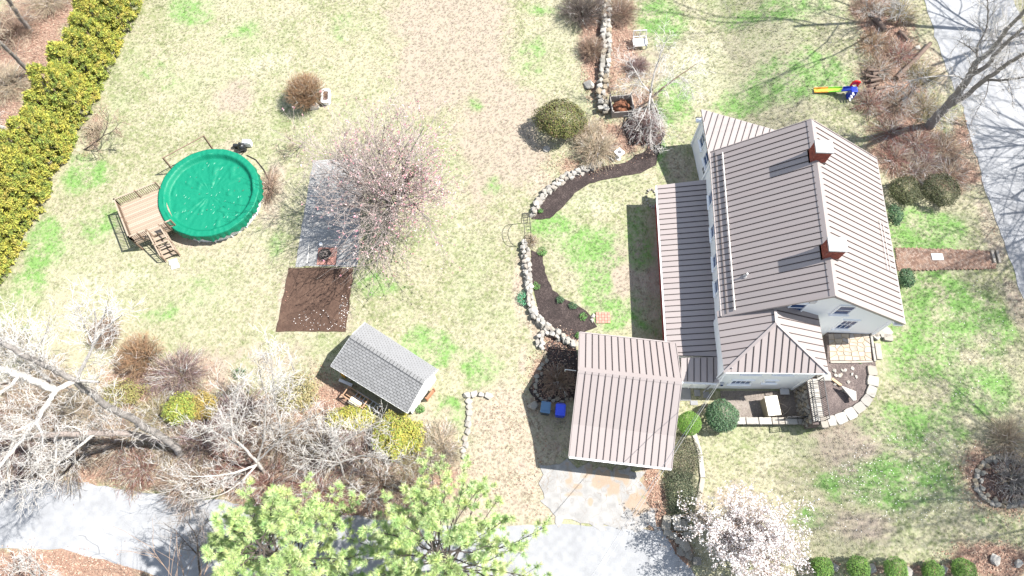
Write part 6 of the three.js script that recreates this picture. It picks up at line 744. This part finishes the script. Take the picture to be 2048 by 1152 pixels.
limbTree('bare_tree', 'second bare trunk running level beneath the whitish tree', [{ n: [[336, 886, 0], [270, 868, 3], [190, 866, 6.4], [110, 870, 9.6], [30, 874, 12.6], [-40, 876, 15]], r: .2, e: .12, tw: 22, tl: 1.6, bark: 'twiggrey' }, { n: [[190, 866, 6.4], [150, 900, 8], [100, 940, 9.6], [60, 985, 11]], r: .1, e: .03, tw: 14, tl: 1.3 }, { n: [[110, 870, 9.6], [112, 910, 10.4], [105, 960, 11.2]], r: .08, e: .03, tw: 10, tl: 1.2 }, { n: [[30, 874, 12.6], [15, 920, 13.4], [20, 980, 14]], r: .08, e: .03, tw: 10, tl: 1.1 }], { bark: 'pale', twig: 'pale' });
limbTree('bare_tree', 'fine grey bare tree hanging over the lawn at far left', [{ n: [[110, 770, 0], [70, 735, 3], [30, 700, 6], [-10, 668, 9]], r: .12, e: .04, tw: 22, tl: 1.6 }, { n: [[70, 735, 3], [60, 690, 4.4], [40, 640, 6]], r: .05, e: .02, tw: 16, tl: 1.3 }, { n: [[60, 720, 3.6], [90, 670, 5], [100, 630, 6]], r: .04, e: .015, tw: 12, tl: 1.2 }], { bark: 'pale', twig: 'pale' });
limbTree('bare_tree', 'pale many-stemmed sapling above the left pine', [{ n: [[532, 950, 0], [513, 924, 2], [490, 898, 3.6], [466, 870, 5], [462, 830, 6], [459, 790, 7]], r: .12, e: .03, tw: 20, tl: 1.5 }, { n: [[513, 924, 2], [527, 880, 3.6], [531, 830, 5], [533, 776, 6.4]], r: .08, e: .02, tw: 16, tl: 1.3 }, { n: [[513, 924, 2], [560, 880, 3.6], [600, 850, 4.8], [650, 820, 6]], r: .07, e: .02, tw: 16, tl: 1.4 }, { n: [[513, 930, 1.8], [470, 945, 3], [420, 952, 4.2], [345, 952, 5.4]], r: .09, e: .02, tw: 18, tl: 1.4 }, { n: [[513, 930, 1.8], [480, 965, 3], [440, 990, 4], [380, 1000, 5]], r: .06, e: .02, tw: 14, tl: 1.2 }, { n: [[490, 898, 3.6], [440, 870, 4.8], [400, 850, 6]], r: .06, e: .02, tw: 14, tl: 1.2 }, { n: [[466, 870, 5], [490, 820, 6], [500, 770, 6.8]], r: .05, e: .015, tw: 10, tl: 1 }], {});
limbTree('bare_tree', 'pale slender sapling standing left of the shed', [{ n: [[566, 880, 0], [558, 840, 2.4], [550, 800, 4.4], [545, 750, 6.4], [540, 700, 8]], r: .06, e: .015, tw: 24, tl: 1.2 }, { n: [[558, 840, 2.4], [580, 790, 4.2], [590, 740, 5.6]], r: .04, e: .012, tw: 14, tl: 1.1 }, { n: [[556, 830, 2.8], [525, 770, 4.8], [515, 710, 6.4]], r: .035, e: .012, tw: 12, tl: 1 }], { tr: .018 });
limbTree('bare_tree', 'pale branching sapling over the brush right of the left pine top', [{ n: [[690, 960, 0], [680, 925, 2], [668, 900, 3.4], [660, 860, 4.6]], r: .08, e: .02, tw: 18, tl: 1.5 }, { n: [[680, 925, 2], [720, 912, 3], [760, 916, 4], [800, 925, 4.8]], r: .06, e: .015, tw: 16, tl: 1.3 }, { n: [[680, 925, 2], [640, 920, 3], [600, 916, 4]], r: .06, e: .015, tw: 12, tl: 1.3 }, { n: [[668, 900, 3.4], [710, 870, 4.4], [760, 850, 5.4]], r: .05, e: .015, tw: 16, tl: 1.3 }, { n: [[690, 958, 0.4], [720, 985, 1.6], [748, 1010, 2.6]], r: .05, e: .02, tw: 8, tl: 1 }], {});
limbTree('bare_tree', 'dark leaning tree reaching over the lane at upper right', [
  { n: [[1858, 252, 0], [1880, 226, 1.8], [1908, 194, 4], [1940, 152, 6.6], [1956, 122, 8]], r: .34, e: .2, tw: 26, tl: 1.4, tr: .02, t0: .02 }, { n: [[1956, 122, 8], [1985, 98, 9.4], [2012, 62, 11.2], [2060, 10, 14]], r: .16, e: .1, tw: 14 }, { n: [[1940, 152, 6.6], [1975, 130, 8], [1992, 108, 9], [2030, 70, 11], [2070, 40, 13]], r: .15, e: .09, tw: 14 }, { n: [[1893, 216, 2.4], [1930, 192, 4.4], [1970, 160, 6.8], [2010, 132, 9], [2060, 98, 11.6]], r: .2, e: .1, tw: 18 }, { n: [[1970, 160, 6.8], [2010, 160, 8], [2065, 152, 9.4]], r: .09, e: .05, tw: 10, tl: 1.2 }, { n: [[1956, 122, 8], [1954, 96, 8.8], [1972, 60, 10], [1976, 20, 11], [1974, -10, 12]], r: .08, e: .03, tw: 14, tl: 1.2 }, { n: [[1954, 108, 8.4], [1935, 92, 9], [1914, 80, 9.4]], r: .05, e: .02, tw: 7, tl: .9 }, { n: [[1932, 162, 6], [1915, 153, 6.2], [1880, 152, 6.2], [1845, 156, 6], [1818, 164, 5.8], [1790, 190, 5.4]], r: .06, e: .025, tw: 16, tl: 1.2, bark: 'pale' }, { n: [[1978, 160, 7], [1972, 190, 6.6], [1955, 220, 6.2], [1938, 252, 6]], r: .035, e: .015, tw: 8, tl: .8 }, { n: [[2015, 160, 8.2], [2022, 180, 8], [2026, 215, 7.8]], r: .03, e: .012, tw: 6, tl: .7 }], { bark: 'grey', twig: 'pale' });
limbTree('bare_tree', 'whitish weeping tree beside the compost pen', [{ n: [[1304, 212, 0], [1302, 196, 1.4], [1301, 182, 2.4]], r: .15, e: .1, tw: 2 }, { n: [[1301, 182, 2.4], [1308, 150, 3.4], [1320, 112, 4.4], [1336, 72, 5.4]], r: .08, e: .025, tw: 12, tl: 1.1 }, { n: [[1302, 196, 1.6], [1330, 172, 2.6], [1358, 152, 3.2], [1392, 128, 3.8]], r: .09, e: .03, tw: 16, tl: 1.2, bark: 'brown' }, { n: [[1301, 184, 2.2], [1285, 168, 3], [1268, 138, 3.8], [1258, 125, 4]], r: .07, e: .02, tw: 12, tl: 1.2 }, { n: [[1301, 184, 2.3], [1275, 170, 3.1], [1245, 172, 3.4]], r: .05, e: .02, tw: 10, tl: 1 }, { n: [[1301, 186, 2.2], [1298, 215, 2.4], [1302, 245, 2.1], [1300, 290, 1.4]], r: .07, e: .02, tw: 16, tl: 1.1 }, { n: [[1300, 200, 2], [1285, 235, 2.3], [1270, 260, 1.9]], r: .05, e: .02, tw: 9, tl: 1 }, { n: [[1302, 196, 2], [1318, 230, 2.2], [1322, 270, 1.6]], r: .05, e: .02, tw: 9, tl: 1 }, { n: [[1358, 152, 3.2], [1375, 165, 3.1], [1385, 185, 2.6]], r: .04, e: .015, tw: 9, tl: .9 }], { up: -.06 });
limbTree('bare_tree', 'small dark crooked tree at the lawn edge of the hedge', [{ n: [[165, 300, 0], [185, 288, .8], [205, 272, 1.8], [214, 250, 2.4], [218, 228, 3]], r: .06, e: .015, tw: 10, tl: .9, tr: .016 }, { n: [[205, 272, 1.8], [225, 262, 2.2], [240, 245, 2.6]], r: .035, e: .012, tw: 8, tl: .8 }, { n: [[185, 288, .8], [196, 300, 1.2], [170, 292, 1.8]], r: .03, e: .012, tw: 5, tl: .7 }], { bark: 'dark', twig: 'brown' });
limbTree('bare_tree', 'tiny dark sapling on the lawn between bush and grey pad', [{ n: [[607, 283, 0], [600, 292, .5], [588, 298, 1.0], [560, 302, 1.5]], r: .05, e: .015, tw: 12, tl: .8, tr: .014 }, { n: [[600, 292, .5], [585, 285, 1.1], [575, 275, 1.5]], r: .03, e: .012, tw: 8, tl: .7 }], { bark: 'dark', twig: 'tan' });
limbTree('bare_tree', 'thin dark sapling at the street edge left of the pines', [{ n: [[402, 1200, 0], [400, 1150, 2], [396, 1110, 3.6], [393, 1075, 5], [375, 1045, 6.4]], r: .08, e: .02, tw: 14, tl: 1.1, tr: .016 }, { n: [[396, 1110, 3.6], [372, 1085, 4.6], [350, 1060, 5.4]], r: .04, e: .012, tw: 9, tl: .9 }, { n: [[393, 1075, 5], [408, 1050, 5.8], [420, 1040, 6.4]], r: .04, e: .012, tw: 9, tl: .9 }], { bark: 'dark', twig: 'grey' });
limbTree('bare_tree', 'bare tree behind the hedge at the upper left corner', [{ n: [[62, 62, 0], [40, 34, 2], [10, -10, 5], [-30, -60, 8]], r: .2, e: .12, tw: 12 }], { bark: 'grey', twig: 'tan' }); limbTree('bare_tree', 'pale bare trunk behind the middle of the hedge', [{ n: [[64, 152, 0], [38, 122, 2.2], [0, 86, 5], [-40, 48, 8]], r: .18, e: .1, tw: 14 }], { bark: 'grey', twig: 'tan' }); limbTree('bare_tree', 'whitish bare trunk at the left edge above the hedge end', [{ n: [[30, 262, 0], [-10, 250, 3], [-50, 230, 6]], r: .16, e: .1, tw: 14, tl: 1.3 }], { bark: 'pale', twig: 'pale' });
limbTree('bare_tree', 'small whitish branch tree at the bottom left corner', [{ n: [[95, 1190, 0], [80, 1160, 2], [76, 1130, 3.6], [60, 1112, 4.4]], r: .06, e: .02, tw: 14, tl: 1 }, { n: [[80, 1160, 2], [50, 1140, 3], [20, 1128, 3.8]], r: .04, e: .015, tw: 10, tl: .9 }], { bark: 'pale' });
limbTree('bare_tree', 'thin whitish tree in the brush at the top of the leafy strip', [{ n: [[1795, 40, 0], [1800, 20, 1.4], [1790, -5, 3]], r: .06, e: .02, tw: 14, tl: 1.1 }, { n: [[1800, 20, 1.4], [1770, 15, 2.4], [1755, 30, 2.8]], r: .035, e: .012, tw: 8, tl: .8 }], { bark: 'pale' });

// roadside trees beyond the frame; their shade falls on the lane and the lawns
for (const [x, z, h, lab, r, st] of [[43, -39.5, 30, 'tall bare roadside tree beyond the lane, farthest up', 0.22, 2], [50, -32, 24, 'tall bare roadside tree beyond the lane above the brick walk', .3, 1], [48, -26, 24, 'tall bare roadside tree beyond the lane opposite the brick walk', .28, 1], [48, -18.5, 27, 'tall bare roadside tree beyond the lane below the brick walk', 0.20, 2], [43, -9.5, 24, 'bare tree beyond the right edge of the front lawn', 0.20, 3], [43.5, -4.5, 22, 'bare tree beyond the lower right corner', 0.19, 2], [-17, 7.5, 12, 'bare tree below the picture beside the left pine', .2, 2]]) bareTree('roadside_tree', lab, [x, gh(x, z), z], { h: h, r, bark: 'grey', twig: 'brown', kids: [9, 8, 10], levels: 3, spread: 1.0, stems: st, group: 'roadside trees beyond the frame', rmin: .014, a0: .45, a1: 1.05 });

// low plants
{ const add = (lab, u, v, r, h, n, cols, size) => leafShrub('perennial', lab, u, v, { r, h, n, cols, size, lump: .3, upness: .8, cat: 'plant', stem: 'olive', fill: .3 }); const mint = [[.10, .32, .16], [.15, .38, .22], [.07, .25, .12]], gr = [[.10, .24, .05], [.14, .28, .07], [.07, .18, .04]]; add('mint-green clump at the outer foot of the long curved wall', 1049, 598, .55, .3, 520, mint, .1); add('small green clump at the top of the lower mulch bed', 1085, 505, .4, .25, 260, gr, .09); add('dark green tuft in the middle of the lower mulch bed', 1120, 601, .3, .3, 260, darkC, .09); add('dark green tuft right of the middle of the lower mulch bed', 1146, 612, .3, .25, 220, darkC, .09); add('green tuft in the lower mulch bed near the bricks', 1166, 634, .3, .22, 200, gr, .09); add('green sprig on the long wall', 1072, 575, .3, .3, 200, gr, .09); add('lime tuft at the garage roof corner', 1157, 672, .22, .25, 160, gr, .1); add('lime tuft in the upper mulch bed', 1081, 424, .2, .25, 130, gr, .09); add('dark green tuft at the left end of the thicket lawn', 480, 748, .45, .3, 260, darkC, .09); add('green clump at the shed gable foot', 842, 820, .3, .3, 180, gr, .1); add('small green tuft on the terrace', 1715, 725, .16, .2, 90, gr, .08); }
// shaded north-east foundation bed
// ---------------------------------------------------------------- grass, leaves and petals that nobody could count
{
  const blade = (() => { const gb = new GB(); for (let k = 0; k < 5; k++) { const a = k / 5 * 6.283 + .3, d = V(Math.cos(a), 0, Math.sin(a)), s = V(-d.z, 0, d.x).multiplyScalar(.012); gb.tri(s.clone(), s.clone().negate(), d.clone().multiplyScalar(.075).add(V(0, .045 + .02 * (k % 3), 0))); } return gb.geo(); })();
  const solid = [...Object.values(beds)]; const houseBox = (x, z) => (x > 10 && x < 25 && z > -27.5 && z < -11.5) || (x > 3.6 && x < 10.5 && z > -15.5 && z < -7) || (x > -26 && x < -18 && z > -30 && z < -22.4);
  const spots = []; const r = rng(808); let tries = 0; while (spots.length < 210000 && tries++ < 420000) { const x = -46 + 92 * r(), z = -50 + 51 * r(); if (houseBox(x, z)) continue; const m = mask(masks.litter, x, z); if (m > .55) continue; let bad = false; for (const b of solid) if (inPoly(x, z, b)) { bad = true; break; } if (bad) continue; spots.push(x, z); if (spots.length >= 420000) break; }
  const n = spots.length / 2, im = new THREE.InstancedMesh(blade, M([1, 1, 1], 1, { side: THREE.DoubleSide }), n), mt = new THREE.Matrix4(), q = new THREE.Quaternion(), col = new THREE.Color(), Y = V(0, 1, 0); for (let k = 0; k < n; k++) { const x = spots[2 * k], z = spots[2 * k + 1], s = .7 + r() * .9; mt.compose(V(x, gh(x, z) - .004, z), q.setFromAxisAngle(Y, r() * 6.283), V(s, s * (.7 + r() * .6), s)); im.setMatrixAt(k, mt); const c = lawnColor(x, z, weights(x, z), vnoise(x * 5.3, z * 5.3) * .4 + r() * .6, r()); col.setRGB(c[0], c[1], c[2]); im.setColorAt(k, col); }
  im.name = 'grass'; im.userData = { kind: 'stuff', label: 'short straw-coloured spring grass with green patches over the lawns', category: 'grass' }; im.castShadow = im.receiveShadow = true; scene.add(im);
}
{
  const g = new GB(); leaf(g, V(-.06, 0, 0), V(1, .12, 0).normalize(), V(0, 1, 0), .085, .05); const geo = g.geo(), r = rng(515), cols = [[.30, .19, .135], [.38, .27, .2], [.22, .125, .09], [.42, .33, .25], [.27, .14, .10], [.16, .1, .075]]; const spots = []; let tries = 0; while (spots.length < 60000 && tries++ < 900000) { const x = -46 + 92 * r(), z = -50 + 51 * r(); const m = Math.max(mask(masks.litter, x, z), mask(masks.dirt, x, z) * .25); if (r() > m * 1.15 - .18) continue; if (inPoly(x, z, beds.lane) || inPoly(x, z, beds.street) || inPoly(x, z, beds.driveway)) { if (r() > .03) continue; } spots.push([x, z]); }
  const im = new THREE.InstancedMesh(geo, M([1, 1, 1], 1, { side: THREE.DoubleSide }), spots.length), mt = new THREE.Matrix4(), q = new THREE.Quaternion(), col = new THREE.Color(); spots.forEach(([x, z], k) => { const s = .7 + r() * .9; mt.compose(V(x, gh(x, z) + .035 + r() * .05, z), q.setFromEuler(new THREE.Euler((r() - .5) * 1.2, r() * 6.283, (r() - .5) * 1.2)), V(s, s, s)); im.setMatrixAt(k, mt); const c = cols[r() * cols.length | 0]; im.setColorAt(k, col.setRGB(...c)); }); im.name = 'leaf_litter'; im.userData = { kind: 'stuff', label: 'brown fallen leaves lying under the brush and along the lane', category: 'leaves' }; scene.add(im);
}
{
  const g = new GB(); leaf(g, V(-.03, 0, 0), V(1, .2, 0).normalize(), V(0, 1, 0), .055, .035); const geo = g.geo(), r = rng(616), spots = []; const put = (u, v, ru, rv, n) => { for (let k = 0; k < n; k++) { const a = r() * 6.283, q = Math.sqrt(r()); const p = G(u + Math.cos(a) * ru * q, v + Math.sin(a) * rv * q); spots.push(p); } }; put(1830, 950, 170, 90, 380); put(1700, 1000, 150, 70, 130); put(640, 640, 55, 22, 60); put(688, 625, 10, 35, 60); put(1480, 1080, 140, 90, 420); put(1960, 700, 80, 140, 120);
  const im = new THREE.InstancedMesh(geo, M([.68, .66, .64], .9, { side: THREE.DoubleSide }), spots.length), mt = new THREE.Matrix4(), q = new THREE.Quaternion(); spots.forEach((p, k) => { const s = .7 + r() * .8; mt.compose(V(p.x, p.y + .07, p.z), q.setFromEuler(new THREE.Euler((r() - .5), r() * 6.283, (r() - .5))), V(s, s, s)); im.setMatrixAt(k, mt); }); im.name = 'fallen_petals'; im.userData = { kind: 'stuff', label: 'white fallen petals scattered over the front lawn and soil bed', category: 'petals' }; scene.add(im);
}
renderer.render(scene, camera);
